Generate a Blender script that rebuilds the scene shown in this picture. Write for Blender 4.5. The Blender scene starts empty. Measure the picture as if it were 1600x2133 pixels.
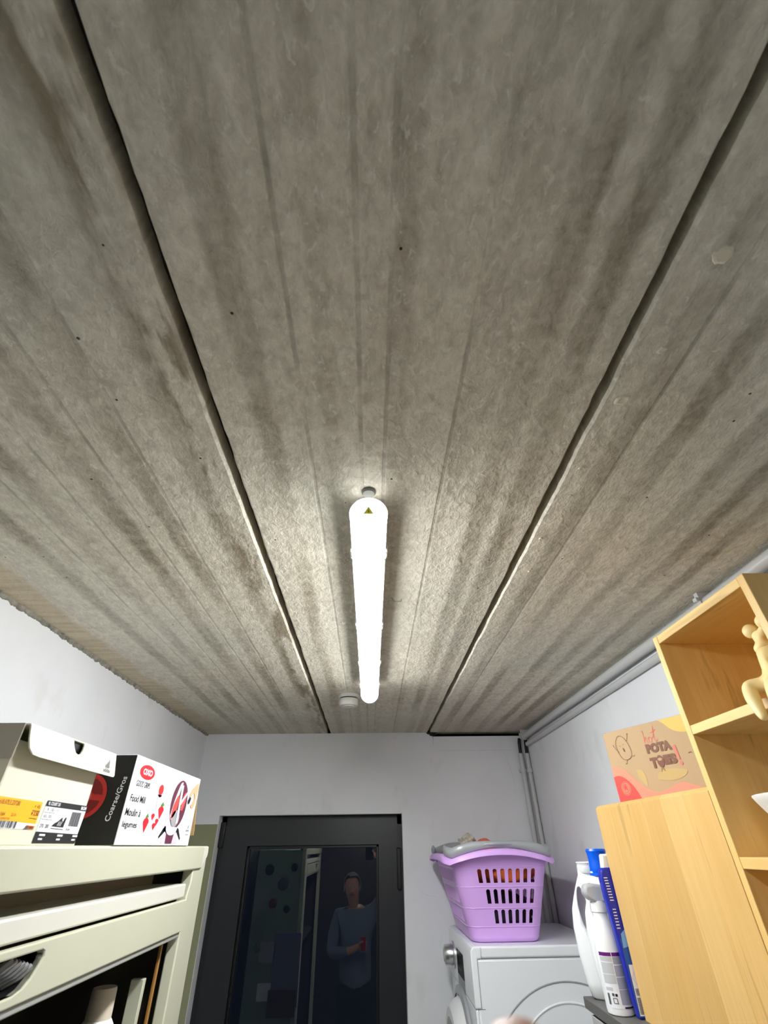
import bpy, bmesh, math, random
from mathutils import Vector, Matrix, noise as mnoise
random.seed(7)
R = random.uniform
PI = math.pi
S = bpy.context.scene
COL = S.collection
CZ = 1.98                      # lens height above the floor (the phone is held up high)

# ------------------------------------------------------------------ camera
FPX = 955.8
ROT = Matrix(((0.99965, -0.00448, -0.02602), (-0.02366, -0.58932, -0.80755), (-0.01171, 0.80789, -0.58922)))
cd = bpy.data.cameras.new('camera')
cam = bpy.data.objects.new('camera', cd)
COL.objects.link(cam)
cd.sensor_fit = 'VERTICAL'
cd.sensor_height = 24.0
cd.lens = FPX / 2133 * 24.0
cd.clip_start = 0.01
cd.dof.use_dof = True
cd.dof.focus_distance = 1.7
cd.dof.aperture_fstop = 7.0
cam.matrix_world = Matrix.Translation((0, 0, CZ)) @ ROT.to_4x4()
S.camera = cam

# ------------------------------------------------------------------ world and exposure
w = bpy.data.worlds.new('night')
w.use_nodes = True
w.node_tree.nodes['Background'].inputs[0].default_value = (0.006, 0.008, 0.014, 1)
w.node_tree.nodes['Background'].inputs[1].default_value = 0.15
S.world = w
S.view_settings.view_transform = 'Standard'
S.view_settings.look = 'None'
S.view_settings.gamma = 1.0
S.view_settings.use_curve_mapping = False
S.view_settings.exposure = 2.3
LAMP_POWER = 20.0
LAMP_TINT = (0.955, 0.985, 1.0, 1)

# ------------------------------------------------------------------ material helpers
def srgb(r, g, b):
    f = lambda c: (c / 255) / 12.92 if c / 255 <= 0.04045 else ((c / 255 + 0.055) / 1.055) ** 2.4
    return (f(r), f(g), f(b), 1)

class NT:
    def __init__(s, name):
        s.m = bpy.data.materials.new(name)
        s.m.use_nodes = True
        s.t = s.m.node_tree
        s.b = s.t.nodes['Principled BSDF']
    def node(s, kind, **kw):
        n = s.t.nodes.new(kind)
        for k, v in kw.items():
            setattr(n, k, v)
        return n
    def put(s, sock, v):
        if isinstance(v, bpy.types.NodeSocket):
            s.t.links.new(v, sock)
        else:
            sock.default_value = v
    def pos(s):
        return s.node('ShaderNodeNewGeometry').outputs['Position']
    def obj(s):
        return s.node('ShaderNodeTexCoord').outputs['Object']
    def scale(s, v, x, y, z, off=(0, 0, 0)):
        n = s.node('ShaderNodeMapping')
        s.put(n.inputs[0], v)
        n.inputs['Location'].default_value = off
        n.inputs['Scale'].default_value = (x, y, z)
        return n.outputs[0]
    def noise(s, v, sc=1, det=3, rough=0.5, dist=0):
        n = s.node('ShaderNodeTexNoise')
        s.put(n.inputs['Vector'], v)
        n.inputs['Scale'].default_value = sc
        n.inputs['Detail'].default_value = det
        n.inputs['Roughness'].default_value = rough
        n.inputs['Distortion'].default_value = dist
        return n.outputs[0]
    def voro(s, v, sc):
        n = s.node('ShaderNodeTexVoronoi')
        s.put(n.inputs['Vector'], v)
        n.inputs['Scale'].default_value = sc
        return n.outputs['Distance'], n.outputs['Color']
    def math(s, op, a, b=0.0, c=0.0, clamp=False):
        n = s.node('ShaderNodeMath', operation=op, use_clamp=clamp)
        for i, v in enumerate((a, b, c)):
            s.put(n.inputs[i], v)
        return n.outputs[0]
    def map(s, v, a, b, c=0.0, d=1.0, smooth=False):
        n = s.node('ShaderNodeMapRange')
        if smooth:
            n.interpolation_type = 'SMOOTHSTEP'
        s.put(n.inputs[0], v)
        for i, q in enumerate((a, b, c, d)):
            n.inputs[1 + i].default_value = q
        return n.outputs[0]
    def mix(s, f, a, b):
        n = s.node('ShaderNodeMix', data_type='RGBA')
        s.put(n.inputs[0], f)
        s.put(n.inputs[6], a)
        s.put(n.inputs[7], b)
        return n.outputs[2]
    def sep(s, v):
        n = s.node('ShaderNodeSeparateXYZ')
        s.put(n.inputs[0], v)
        return n.outputs
    def bump(s, h, st, dist):
        n = s.node('ShaderNodeBump')
        n.inputs['Strength'].default_value = st
        n.inputs['Distance'].default_value = dist
        s.put(n.inputs['Height'], h)
        s.t.links.new(n.outputs[0], s.b.inputs['Normal'])
    def set(s, **kw):
        for k, v in kw.items():
            s.put(s.b.inputs[k.replace('_', ' ')], v)
        return s.m

def plain(name, col, rough=0.5, metal=0.0, var=0.0, vs=30, spec=0.5, **kw):
    n = NT(name)
    if var:
        f = n.noise(n.pos(), vs, 4)
        dark = tuple(c * (1 - var) for c in col[:3]) + (1,)
        lite = tuple(min(1, c * (1 + var)) for c in col[:3]) + (1,)
        n.put(n.b.inputs['Base Color'], n.mix(f, dark, lite))
    else:
        n.b.inputs['Base Color'].default_value = col
    n.b.inputs['Roughness'].default_value = rough
    n.b.inputs['Metallic'].default_value = metal
    n.b.inputs['Specular IOR Level'].default_value = spec
    return n.set(**kw)

def concrete():
    n = NT('cast_concrete')
    p = n.pos()
    x, y, z = n.sep(p)
    wob = n.math('MULTIPLY', n.math('SUBTRACT', n.noise(n.scale(p, 5, 1.3, 0, (1, 6, 0)), 1, 3), 0.5), 0.028)
    rag = n.math('MULTIPLY', n.math('SUBTRACT', n.noise(n.scale(p, 40, 26, 0, (4, 2, 0)), 1, 4, 0.6), 0.5), 0.014)
    xw = n.math('ADD', n.math('ADD', x, wob), rag)
    xl = n.math('MULTIPLY_ADD', wob, 0.12, x)
    def strips(centres, half, soft, xin):
        out = None
        for c in centres:
            q = n.map(n.math('ABSOLUTE', n.math('SUBTRACT', xin, c)), half, half + soft, 1, 0, True)
            out = q if out is None else n.math('MAXIMUM', out, q)
        return out
    # dark strips left by the casting bed, a few soft grooves, and thin form lines
    bands = strips((-.69, -.585, -.478, -.385, -.288, -.155, .205, .262, .385, .47, .58, .66, .735), .010, .016, xw)
    groove = strips((-.062, .034, .128), .006, .012, xl)
    lines = strips((-.098, -.0175, .0195, .1195, -.436, -.365, -.530, -.625, .402), .0012, .0030, xl)
    s1 = n.noise(n.scale(p, 15, 0.45, 0), 1, 2.5, 0.55)
    worm = n.noise(n.scale(p, 72, 46, 0), 1, 5, 0.60, 0.5)
    blob = n.noise(n.scale(p, 30, 17, 0, (9, 4, 0)), 1, 4, 0.6, 0.4)
    grain = n.noise(n.scale(p, 210, 150, 0), 1, 4, 0.65)
    big = n.noise(n.scale(p, 3.2, 1.7, 0, (7, 2, 0)), 1, 3, 0.55)
    keep = n.map(n.noise(n.scale(p, 7, 1.6, 0, (6, 8, 0)), 1, 2), 0.36, 0.60, 0.25, 1.0)
    v = n.math('MULTIPLY_ADD', n.map(worm, 0.33, 0.69), 0.34, 0.26)
    v = n.math('MULTIPLY_ADD', n.map(blob, 0.34, 0.66), 0.22, v)
    v = n.math('MULTIPLY_ADD', n.map(s1, 0.36, 0.64), 0.16, v)
    v = n.math('MULTIPLY_ADD', n.map(grain, 0.3, 0.7), 0.16, v)
    v = n.math('MULTIPLY_ADD', n.math('SUBTRACT', big, 0.5), 0.36, v)
    v = n.math('SUBTRACT', v, n.math('MULTIPLY', n.math('MULTIPLY', bands, keep), 0.52))
    v = n.math('SUBTRACT', v, n.math('MULTIPLY', n.math('MULTIPLY', groove, keep), 0.24))
    cA = n.mix(v, srgb(140, 129, 106), srgb(238, 231, 212))
    fleck = n.map(n.noise(n.scale(p, 95, 60, 0, (5, 5, 0)), 1, 3, 0.6, 0.8), 0.57, 0.69, 0, 0.62, True)
    cA = n.mix(n.math('MULTIPLY', fleck, n.map(bands, 0, 1, 1.0, 0.25)), cA, srgb(240, 236, 220))
    brk = n.map(n.noise(n.scale(p, 3, 7, 0, (2, 2, 0)), 1, 2), 0.38, 0.62, 0.0, 0.42)
    cA = n.mix(n.math('MULTIPLY', lines, brk), cA, srgb(98, 88, 70))
    # warmer and cooler clouds
    cA = n.mix(n.map(n.noise(n.scale(p, 1.1, 0.9, 0, (2, 9, 0)), 1, 2), 0.42, 0.62, 0, 0.35), cA, srgb(184, 188, 178))
    # small dark pores
    d, c = n.voro(n.scale(p, 1, 1, 0), 26)
    pore = n.math('MULTIPLY', n.math('LESS_THAN', d, 0.055), n.math('GREATER_THAN', n.sep(c)[0], 0.66))
    cA = n.mix(pore, cA, srgb(34, 30, 24))
    # pale drips of grout
    d2, c2 = n.voro(n.scale(p, 1, 0.7, 0, (3, 3, 0)), 9)
    drip = n.math('MULTIPLY', n.math('LESS_THAN', d2, 0.10), n.math('GREATER_THAN', n.sep(c2)[0], 0.88))
    cA = n.mix(n.math('MULTIPLY', drip, 0.45), cA, srgb(232, 226, 208))
    # brown damp marks beside the left joint
    dx = n.map(n.math('ABSOLUTE', n.math('ADD', x, 0.262)), 0.010, 0.040, 1, 0, True)
    dm = n.math('MULTIPLY', dx, n.map(n.noise(n.scale(p, 22, 5, 0), 1, 4, 0.6), 0.47, 0.60, 0, 1, True))
    cA = n.mix(n.math('MULTIPLY', dm, 0.75), cA, srgb(112, 96, 64))
    # brushed tan paint edge along the left wall
    edge = n.math('ADD', x, n.math('MULTIPLY', n.math('SUBTRACT', n.noise(n.scale(p, 6, 4, 0), 1, 4), 0.5), 0.10))
    pt = n.map(edge, -0.815, -0.79, 0.7, 0.0, True)
    rip = n.map(n.noise(n.scale(p, 3, 60, 0), 1, 2), 0.4, 0.6)
    cA = n.mix(pt, cA, n.mix(rip, srgb(172, 152, 116), srgb(198, 180, 144)))
    # smoother browner skin by the back wall
    bk = n.map(y, 2.25, 2.6, 0, 0.45, True)
    cA = n.mix(bk, cA, srgb(176, 166, 148))
    h = n.math('ADD', n.math('MULTIPLY', worm, 0.9), n.math('MULTIPLY', grain, 0.30))
    h = n.math('MULTIPLY_ADD', blob, 0.7, h)
    h = n.math('SUBTRACT', h, n.math('MULTIPLY', lines, 0.25))
    n.bump(h, 0.85, 0.0052)
    return n.set(Base_Color=cA, Roughness=0.55)

def wallpaint(olive=False):
    n = NT('white_wall_paint')
    p = n.pos()
    x, y, z = n.sep(p)
    f = n.noise(p, 2.3, 4, 0.55)
    c = n.mix(n.map(f, 0.35, 0.65), srgb(226, 228, 231), srgb(236, 237, 239))
    sm = n.map(n.noise(n.scale(p, 9, 9, 5), 1, 3), 0.62, 0.70, 0, 0.22)
    c = n.mix(sm, c, srgb(206, 203, 196))
    if olive:
        lo = n.math('MULTIPLY', n.math('LESS_THAN', z, 2.079), n.math('LESS_THAN', x, -0.752))
        c = n.mix(lo, c, n.mix(f, srgb(138, 141, 108), srgb(156, 159, 124)))
    n.bump(n.noise(p, 60, 4, 0.6), 0.12, 0.002)
    return n.set(Base_Color=c, Roughness=0.75)

def wood(name, a, b, k=(26, 26, 1.6), rough=0.42, seed=0):
    n = NT(name)
    p = n.pos()
    g = n.noise(n.scale(p, *k, off=(seed, seed * 2, seed)), 1, 4, 0.55, 0.7)
    fl = n.noise(n.scale(p, k[0] * 7, k[1] * 7, k[2] * 3), 1, 3, 0.5)
    v = n.math('MULTIPLY_ADD', n.map(fl, 0.3, 0.7), 0.3, n.math('MULTIPLY', n.map(g, 0.32, 0.68), 0.7))
    c = n.mix(v, a, b)
    vein = n.map(g, 0.60, 0.68, 0, 0.55, True)
    c = n.mix(vein, c, tuple(q * 0.62 for q in a[:3]) + (1,))
    return n.set(Base_Color=c, Roughness=rough)

# ------------------------------------------------------------------ geometry helpers
ORG = {}
def org(o):
    while o.parent:
        o = o.parent
    return ORG.get(o.name, Vector((0, 0, 0)))

class MB:
    def __init__(s):
        s.bm = bmesh.new()
    def face(s, pts):
        try:
            return s.bm.faces.new([s.bm.verts.new(p) for p in pts])
        except ValueError:
            return None
    def box(s, x0, x1, y0, y1, z0, z1):
        v = [s.bm.verts.new((x, y, z)) for x in (x0, x1) for y in (y0, y1) for z in (z0, z1)]
        for f in ((0, 1, 3, 2), (4, 6, 7, 5), (0, 4, 5, 1), (2, 3, 7, 6), (0, 2, 6, 4), (1, 5, 7, 3)):
            s.bm.faces.new([v[i] for i in f])
        return s
    def rings(s, rings, cap=True, closed=True):
        vs = [[s.bm.verts.new(p) for p in r] for r in rings]
        n = len(vs[0])
        for a, b in zip(vs, vs[1:]):
            for i in range(n if closed else n - 1):
                j = (i + 1) % n
                s.bm.faces.new((a[i], a[j], b[j], b[i]))
        if cap:
            s.bm.faces.new(vs[0][::-1])
            s.bm.faces.new(vs[-1])
        return s
    def lathe(s, prof, c, axis='Z', seg=24, cap=True, sy=1.0):
        rs = []
        for r, h in prof:
            ring = []
            for i in range(seg):
                a = 2 * PI * i / seg
                u, v = r * math.cos(a), r * math.sin(a) * sy
                d = {'Z': (u, v, h), 'X': (h, u, v), 'Y': (v, h, u)}[axis]
                ring.append(Vector(c) + Vector(d))
            rs.append(ring)
        return s.rings(rs, cap)
    def tube(s, pts, r, seg=10, cap=True, up=None, flat=1.0):
        pts = [Vector(p) for p in pts]
        rs = []
        t0 = (pts[1] - pts[0]).normalized()
        nrm = Vector(up) if up else (t0.orthogonal())
        for i, p in enumerate(pts):
            t = (pts[min(i + 1, len(pts) - 1)] - pts[max(i - 1, 0)]).normalized()
            nrm = (nrm - t * nrm.dot(t)).normalized()
            bn = t.cross(nrm)
            rr = r[i] if isinstance(r, (list, tuple)) else r
            rs.append([p + nrm * (rr * flat * math.cos(2 * PI * k / seg)) + bn * (rr * math.sin(2 * PI * k / seg)) for k in range(seg)])
        return s.rings(rs, cap)
    def prism(s, poly, a, b, plane='XZ'):
        f = {'XZ': lambda p, h: (p[0], h, p[1]), 'YZ': lambda p, h: (h, p[0], p[1]), 'XY': lambda p, h: (p[0], p[1], h)}[plane]
        return s.rings([[f(p, a) for p in poly], [f(p, b) for p in poly]])
    def build(s, name, mat, parent=None, bevel=0.0, smooth=True, local=False, loc=None, seg=2, kind=None, ang=38):
        bm = s.bm
        o_ = Vector((0, 0, 0))
        if parent is not None and not local:
            o_ = org(parent)
        elif loc is not None:
            o_ = Vector(loc)
        if o_.length:
            bmesh.ops.translate(bm, verts=bm.verts, vec=-o_)
        bmesh.ops.recalc_face_normals(bm, faces=bm.faces)
        me = bpy.data.meshes.new(name)
        if smooth:
            for f in bm.faces:
                f.smooth = True
        bm.to_mesh(me)
        bm.free()
        if smooth:
            me.set_sharp_from_angle(angle=math.radians(ang))
        me.materials.append(mat)
        o = bpy.data.objects.new(name, me)
        COL.objects.link(o)
        if parent is not None:
            o.parent = parent
        elif loc is not None:
            o.location = loc
            ORG[o.name] = Vector(loc)
        if bevel:
            m = o.modifiers.new('bevel', 'BEVEL')
            m.width = bevel
            m.segments = seg
            m.limit_method = 'ANGLE'
            m.angle_limit = math.radians(40)
        if kind:
            o['kind'] = kind
        return o

def tag(o, label, cat, group=None):
    o['label'] = label
    o['category'] = cat
    if group:
        o['group'] = group
    return o

def thing(name, label, cat, loc, rot=0.0, group=None):
    o = bpy.data.objects.new(name, None)
    o.empty_display_size = 0.05
    COL.objects.link(o)
    o.location = loc
    o.rotation_euler = (0, 0, rot)
    ORG[o.name] = Vector(loc)
    return tag(o, label, cat, group)

def struct(o):
    o['kind'] = 'structure'
    return o

def fan(cu, cv, ru, rv, n=28, a0=0, a1=2 * PI):
    return [(cu + ru * math.cos(a0 + (a1 - a0) * i / n), cv + rv * math.sin(a0 + (a1 - a0) * i / n)) for i in range(n + (0 if abs(a1 - a0 - 2 * PI) < 1e-6 else 1))]

# flat print: polygons, lines and lettering laid on a face (origin o, axes u and v, normal u x v)
TXT = {}
def glyphs(txt, bold=0.0):
    key = (txt, bold)
    if key not in TXT:
        c = bpy.data.curves.new('lettering', 'FONT')
        c.body = txt
        c.offset = bold
        c.resolution_u = 3
        t = bpy.data.objects.new('lettering', c)
        COL.objects.link(t)
        dg = bpy.context.evaluated_depsgraph_get()
        me = bpy.data.meshes.new_from_object(t.evaluated_get(dg))
        vs = [(v.co.x, v.co.y) for v in me.vertices]
        fs = [tuple(p.vertices) for p in me.polygons]
        bpy.data.objects.remove(t)
        bpy.data.curves.remove(c)
        bpy.data.meshes.remove(me)
        x0 = min(v[0] for v in vs); x1 = max(v[0] for v in vs)
        y0 = min(v[1] for v in vs); y1 = max(v[1] for v in vs)
        TXT[key] = ([((a - x0) / (x1 - x0), (b - y0) / max(1e-6, y1 - y0)) for a, b in vs], fs)
    return TXT[key]

class Print:
    def __init__(s, o, u, v, off=0.0004):
        s.o, s.u, s.v = Vector(o), Vector(u), Vector(v)
        s.n = s.u.cross(s.v).normalized()
        s.off = off
        s.bm = bmesh.new()
    def P(s, a, b, lift=0.0):
        return s.o + s.u * a + s.v * b + s.n * (s.off + lift)
    def poly(s, pts, lift=0.0):
        f = s.bm.faces.new([s.bm.verts.new(s.P(a, b, lift)) for a, b in pts])
        if len(pts) > 4:
            f.normal_update()
            bmesh.ops.triangulate(s.bm, faces=[f])
        return s
    def rect(s, a0, b0, a1, b1, lift=0.0):
        return s.poly([(a0, b0), (a1, b0), (a1, b1), (a0, b1)], lift)
    def line(s, pts, wd, lift=0.0, closed=False):
        pts = [Vector(p) for p in pts]
        n = len(pts)
        L = []
        for i, p in enumerate(pts):
            a = pts[(i - 1) % n] if closed else pts[max(i - 1, 0)]
            b = pts[(i + 1) % n] if closed else pts[min(i + 1, n - 1)]
            t = (b - a)
            t = t.normalized() if t.length else Vector((1, 0))
            q = Vector((-t.y, t.x)) * wd / 2
            L.append((p + q, p - q))
        vs = [(s.bm.verts.new(s.P(*a, lift)), s.bm.verts.new(s.P(*b, lift))) for a, b in L]
        for i in range(n if closed else n - 1):
            j = (i + 1) % n
            s.bm.faces.new((vs[i][0], vs[i][1], vs[j][1], vs[j][0]))
        return s
    def text(s, txt, a, b, wd, ht, bold=0.0, du=(1, 0), dv=(0, 1), lift=0.0, skew=0.0):
        vs, fs = glyphs(txt, bold)
        nv = []
        for x, y in vs:
            uu = x * wd + skew * y * ht
            nv.append(s.bm.verts.new(s.P(a + du[0] * uu + dv[0] * y * ht, b + du[1] * uu + dv[1] * y * ht, lift)))
        for f in fs:
            try:
                s.bm.faces.new([nv[i] for i in f])
            except ValueError:
                pass
        return s
    def build(s, name, mat, parent, local=False):
        m = MB()
        m.bm.free()
        m.bm = s.bm
        bm = s.bm
        o_ = Vector((0, 0, 0)) if local else org(parent)
        bmesh.ops.translate(bm, verts=bm.verts, vec=-o_)
        bm.normal_update()
        for f in bm.faces:
            if f.normal.dot(s.n) < 0:
                f.normal_flip()
        me = bpy.data.meshes.new(name)
        bm.to_mesh(me)
        bm.free()
        me.materials.append(mat)
        o = bpy.data.objects.new(name, me)
        COL.objects.link(o)
        o.parent = parent
        if name in ('lettering', 'label_print', 'label_text', 'barcode', 'side_lettering', 'mill_blade', 'mill_picture', 'fruit_picture', 'print_emblem', 'print_patch', 'logo_print', 'lightning_bolt', 'hairline_crack', 'chalk_mark', 'panel_seam', 'tomato_seeds', 'cup_picture', 'logo_letters', 'mill_blade_edge'):
            o['kind'] = 'stuff'
        return o

def bez(pts, n=10):
    """smooth curve through the points (Catmull-Rom)"""
    pts = [Vector(p) for p in pts]
    q = [pts[0]] + pts + [pts[-1]]
    out = []
    for i in range(1, len(q) - 2):
        a, b, c, d = q[i - 1:i + 3]
        for k in range(n):
            t = k / n
            out.append(0.5 * ((2 * b) + (c - a) * t + (2 * a - 5 * b + 4 * c - d) * t * t + (3 * b - a - 3 * c + d) * t ** 3))
    out.append(pts[-1])
    return out

# ------------------------------------------------------------------ materials
CONC = concrete()
WALL = wallpaint()
WALLB = wallpaint(True)
M = {}
M['joint'] = plain('joint_grout', srgb(52, 47, 38), 0.9, var=0.3, vs=60)
M['floor'] = plain('floor_screed', srgb(226, 222, 212), 0.6, var=0.1, vs=8)
M['plaster'] = plain('crumbled_plaster', srgb(140, 136, 126), 0.95, var=0.98, vs=55)
M['anthracite'] = plain('anthracite_frame', srgb(35, 37, 41), 0.38, var=0.05)
M['black'] = plain('black_plastic', srgb(14, 14, 15), 0.35)
M['blackmatt'] = plain('black_card', srgb(17, 16, 16), 0.4)
M['rubber'] = plain('black_cable', srgb(22, 22, 22), 0.6)
M['conduit'] = plain('grey_conduit', srgb(196, 197, 196), 0.35)
M['white'] = plain('white_plastic', srgb(232, 233, 232), 0.32)
M['lampbase'] = plain('lamp_base_plastic', srgb(205, 206, 205), 0.4)
M['detector'] = plain('detector_plastic', srgb(214, 214, 208), 0.4)
M['clip'] = plain('steel_clip', srgb(190, 190, 188), 0.3, 0.8)
M['washer'] = plain('white_enamel', srgb(238, 241, 243), 0.28)
M['seam'] = plain('panel_seam', srgb(120, 122, 124), 0.6)
M['chrome'] = plain('brushed_chrome', srgb(205, 206, 206), 0.25, 0.9)
M['glossblack'] = plain('black_display', srgb(5, 5, 6), 0.4, spec=0.02)
M['greyplastic'] = plain('grey_plastic', srgb(150, 154, 158), 0.4)
M['lilac'] = plain('lilac_plastic', srgb(226, 178, 248), 0.36, var=0.03, vs=6, Subsurface_Weight=0.0)
M['silver'] = plain('silver_grey_plastic', srgb(172, 175, 177), 0.33, 0.15)
M['orange'] = plain('orange_cloth', srgb(218, 104, 48), 0.9, var=0.25, vs=50)
M['coral'] = plain('coral_cloth', srgb(226, 120, 92), 0.9, var=0.15, vs=80)
M['navy'] = plain('navy_cloth', srgb(24, 20, 38), 0.95, var=0.3, vs=40)
M['whitecloth'] = plain('white_cloth', srgb(226, 222, 226), 0.9, var=0.06, vs=40)
M['lint'] = plain('grey_fluffy_cloth', srgb(186, 178, 164), 0.95, var=0.4, vs=120)
M['cream'] = plain('cream_enamel', srgb(188, 188, 166), 0.34, var=0.02, vs=5)
M['cream2'] = plain('pale_cream_slat', srgb(204, 202, 190), 0.4)
M['taupe'] = plain('taupe_panel', srgb(148, 136, 112), 0.7)
M['green'] = plain('green_side_enamel', srgb(138, 160, 138), 0.5, var=0.05)
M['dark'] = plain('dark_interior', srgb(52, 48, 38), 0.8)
M['greymetal'] = plain('grey_metal_lip', srgb(176, 178, 168), 0.35, 0.3)
M['ribgrey'] = plain('ribbed_grey_plastic', srgb(120, 122, 124), 0.35, 0.2)
M['gold'] = plain('golden_wood_strip', srgb(150, 104, 40), 0.4)
M['card'] = plain('cream_box_card', srgb(216, 213, 190), 0.55, var=0.015, vs=8)
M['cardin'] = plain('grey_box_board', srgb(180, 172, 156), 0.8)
M['kraft'] = plain('kraft_board', srgb(196, 160, 104), 0.8, var=0.06, vs=60)
M['potcard'] = plain('printed_kraft_card', srgb(186, 154, 112), 0.6, var=0.02, vs=10)
M['gwhite'] = plain('glossy_white_print', srgb(232, 232, 238), 0.3)
M['ink'] = plain('black_ink', srgb(20, 20, 20), 0.5)
M['inkgrey'] = plain('grey_ink', srgb(84, 84, 84), 0.5)
M['red'] = plain('red_ink', srgb(222, 30, 40), 0.4)
M['tomato'] = plain('tomato_red_ink', srgb(186, 40, 38), 0.45, var=0.1, vs=60)
M['tomatodark'] = plain('dark_red_ink', srgb(116, 14, 16), 0.45)
M['tomatopale'] = plain('pale_red_ink', srgb(198, 86, 80), 0.45)
M['orangelab'] = plain('orange_sticker', srgb(255, 178, 0), 0.5)
M['brownink'] = plain('brown_ink', srgb(122, 70, 36), 0.5)
M['coralink'] = plain('coral_ink', srgb(240, 112, 96), 0.5)
M['salmon'] = plain('salmon_ink', srgb(240, 142, 112), 0.5)
M['redink2'] = plain('bright_red_ink', srgb(240, 72, 64), 0.5)
M['yellow'] = plain('yellow_ink', srgb(222, 184, 78), 0.5)
M['yelpale'] = plain('pale_yellow_ink', srgb(196, 164, 98), 0.5)
M['skinink'] = plain('skin_tone_ink', srgb(226, 160, 120), 0.5)
M['berry'] = plain('berry_purple_ink', srgb(92, 36, 60), 0.5)
M['steelink'] = plain('steel_grey_ink', srgb(150, 148, 150), 0.5)
M['lilacink'] = plain('pale_grey_violet_ink', srgb(196, 186, 200), 0.5)
M['leaf'] = plain('leaf_green_ink', srgb(80, 120, 40), 0.5)
M['jug'] = plain('white_bottle_plastic', srgb(236, 238, 238), 0.35)
M['bluecap'] = plain('blue_cap_plastic', srgb(0, 92, 226), 0.25)
M['clearcap'] = plain('translucent_grey_plastic', srgb(206, 208, 210), 0.2, Transmission_Weight=0.35)
M['purple'] = plain('purple_label_ink', srgb(104, 20, 118), 0.45)
M['labelgrey'] = plain('grey_label_ink', srgb(190, 192, 196), 0.5)
M['labelgrey2'] = plain('dark_grey_label_ink', srgb(160, 164, 176), 0.5)
M['bluebottle'] = plain('deep_blue_sleeve', srgb(32, 44, 168), 0.35)
M['blueedge'] = plain('violet_blue_sleeve', srgb(92, 96, 178), 0.4)
M['bluelow'] = plain('mid_blue_sleeve', srgb(28, 84, 170), 0.35)
M['skyink'] = plain('sky_blue_ink', srgb(120, 170, 226), 0.4)
M['pinkink'] = plain('pink_ink', srgb(236, 196, 204), 0.5)
M['shelfdark'] = plain('dark_grey_laminate', srgb(94, 93, 90), 0.5, var=0.05)
M['shelfbody'] = plain('pale_grey_side', srgb(170, 170, 168), 0.6)
M['bisque'] = plain('white_bisque_ceramic', srgb(232, 229, 222), 0.6)
M['toy'] = plain('pale_yellow_rubber', srgb(246, 222, 160), 0.45, var=0.03, vs=30)
M['toyspot'] = plain('pink_rubber_patch', srgb(222, 168, 150), 0.5)
BOOKW = wood('birch_shelf_wood', srgb(222, 178, 104), srgb(240, 206, 136), (22, 22, 2.0), seed=3)
BOARD = [wood('oak_board_stave', srgb(a, b, c), srgb(a + 14, b + 14, c + 18), (38, 38, 2.4), seed=i * 3.1)
         for i, (a, b, c) in enumerate(((210, 168, 98), (204, 162, 92), (212, 172, 104), (206, 165, 96), (200, 159, 91), (211, 170, 100)))]

# ================================================================== THE ROOM
H = 2.4845
XL, XR, YB, YR = -0.89, 0.85, 2.75, -1.60
ceil_ = struct(MB().box(XL - 0.1, XR + 0.1, YR - 0.1, YB + 0.3, H + 0.035, H + 0.15).build('ceiling', M['joint'], smooth=False))
def slab(x0, x1):
    b = MB()
    n = 260
    rows = []
    rag = 0.0022
    for i in range(n + 1):
        y = YR - 0.05 + (YB + 0.1 - YR) * i / n
        l = x0 + (rag * mnoise.noise((x0 * 9, y * 9, 0)) + rag * 0.7 * mnoise.noise((x0, y * 40, 5)))
        r = x1 + (rag * mnoise.noise((x1 * 9, y * 9, 3)) + rag * 0.7 * mnoise.noise((x1, y * 40, 8)))
        c = 0.004
        rows.append([(l, y, H + 0.034), (l, y, H + c), (l + c, y, H), (r - c, y, H), (r, y, H + c), (r, y, H + 0.034)])
    b.rings(rows)
    return b.build('ceiling_slab', CONC, ceil_, ang=25)
slab(XL - 0.09, -0.237)
slab(-0.222, 0.3105)
slab(0.3245, XR + 0.09)
struct(MB().box(XL - 0.6, XR + 0.6, YR - 0.1, YB + 0.5, -0.1, 0).build('floor', M['floor'], smooth=False))
struct(MB().box(XL - 0.12, XL, YR, YB + 0.2, 0, H).build('wall_left', WALL, smooth=False))
struct(MB().box(XR, XR + 0.12, YR, YB + 0.2, 0, H).build('wall_right', WALL, smooth=False))
struct(MB().box(XL, XR, YR - 0.12, YR, 0, H).build('wall_rear', plain('unlit_hall_tone', srgb(60, 56, 54), 0.8), smooth=False))  # darkness of the unlit hall put into the wall colour
DX0, DX1, DZ = -0.75, 0.157, 2.114
wb = MB()
wb.box(XL, DX0, YB, YB + 0.2, 0, H).box(DX1, 0.335, YB, YB + 0.2, 0, H).box(DX0, DX1, YB, YB + 0.2, DZ, H)
wb.box(0.335, XR, YB, YB + 0.2, 0, H - 0.020)
wall_back = struct(wb.build('wall_back', WALLB, smooth=False))
# loose mortar and the torn hole where the right joint meets the wall
b = MB()
for i in range(46):
    x = 0.335 + R(-0.03, 0.03) * (1 - 0.2 * R(0, 1))
    z = H - abs(R(0, 0.018)) * (1 - abs(x - 0.335) / 0.04)
    r = R(0.002, 0.006)
    b.lathe([(0.0005, -r * 1.4), (r, -r * 0.4), (r * 0.7, r * 0.5), (0.0005, r)], (x, YB - 0.0005, z), 'Y', 6)
for k in range(9):
    z = H - 0.018 - k * 0.006
    b.lathe([(0.0003, -0.001), (0.0022 * (1 - k / 11), 0), (0.0003, 0.0012)], (0.338 + R(-.002, .002), YB - 0.0004, z), 'Y', 6)
b.build('crumbled_joint', M['joint'], wall_back, kind='stuff')
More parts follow.
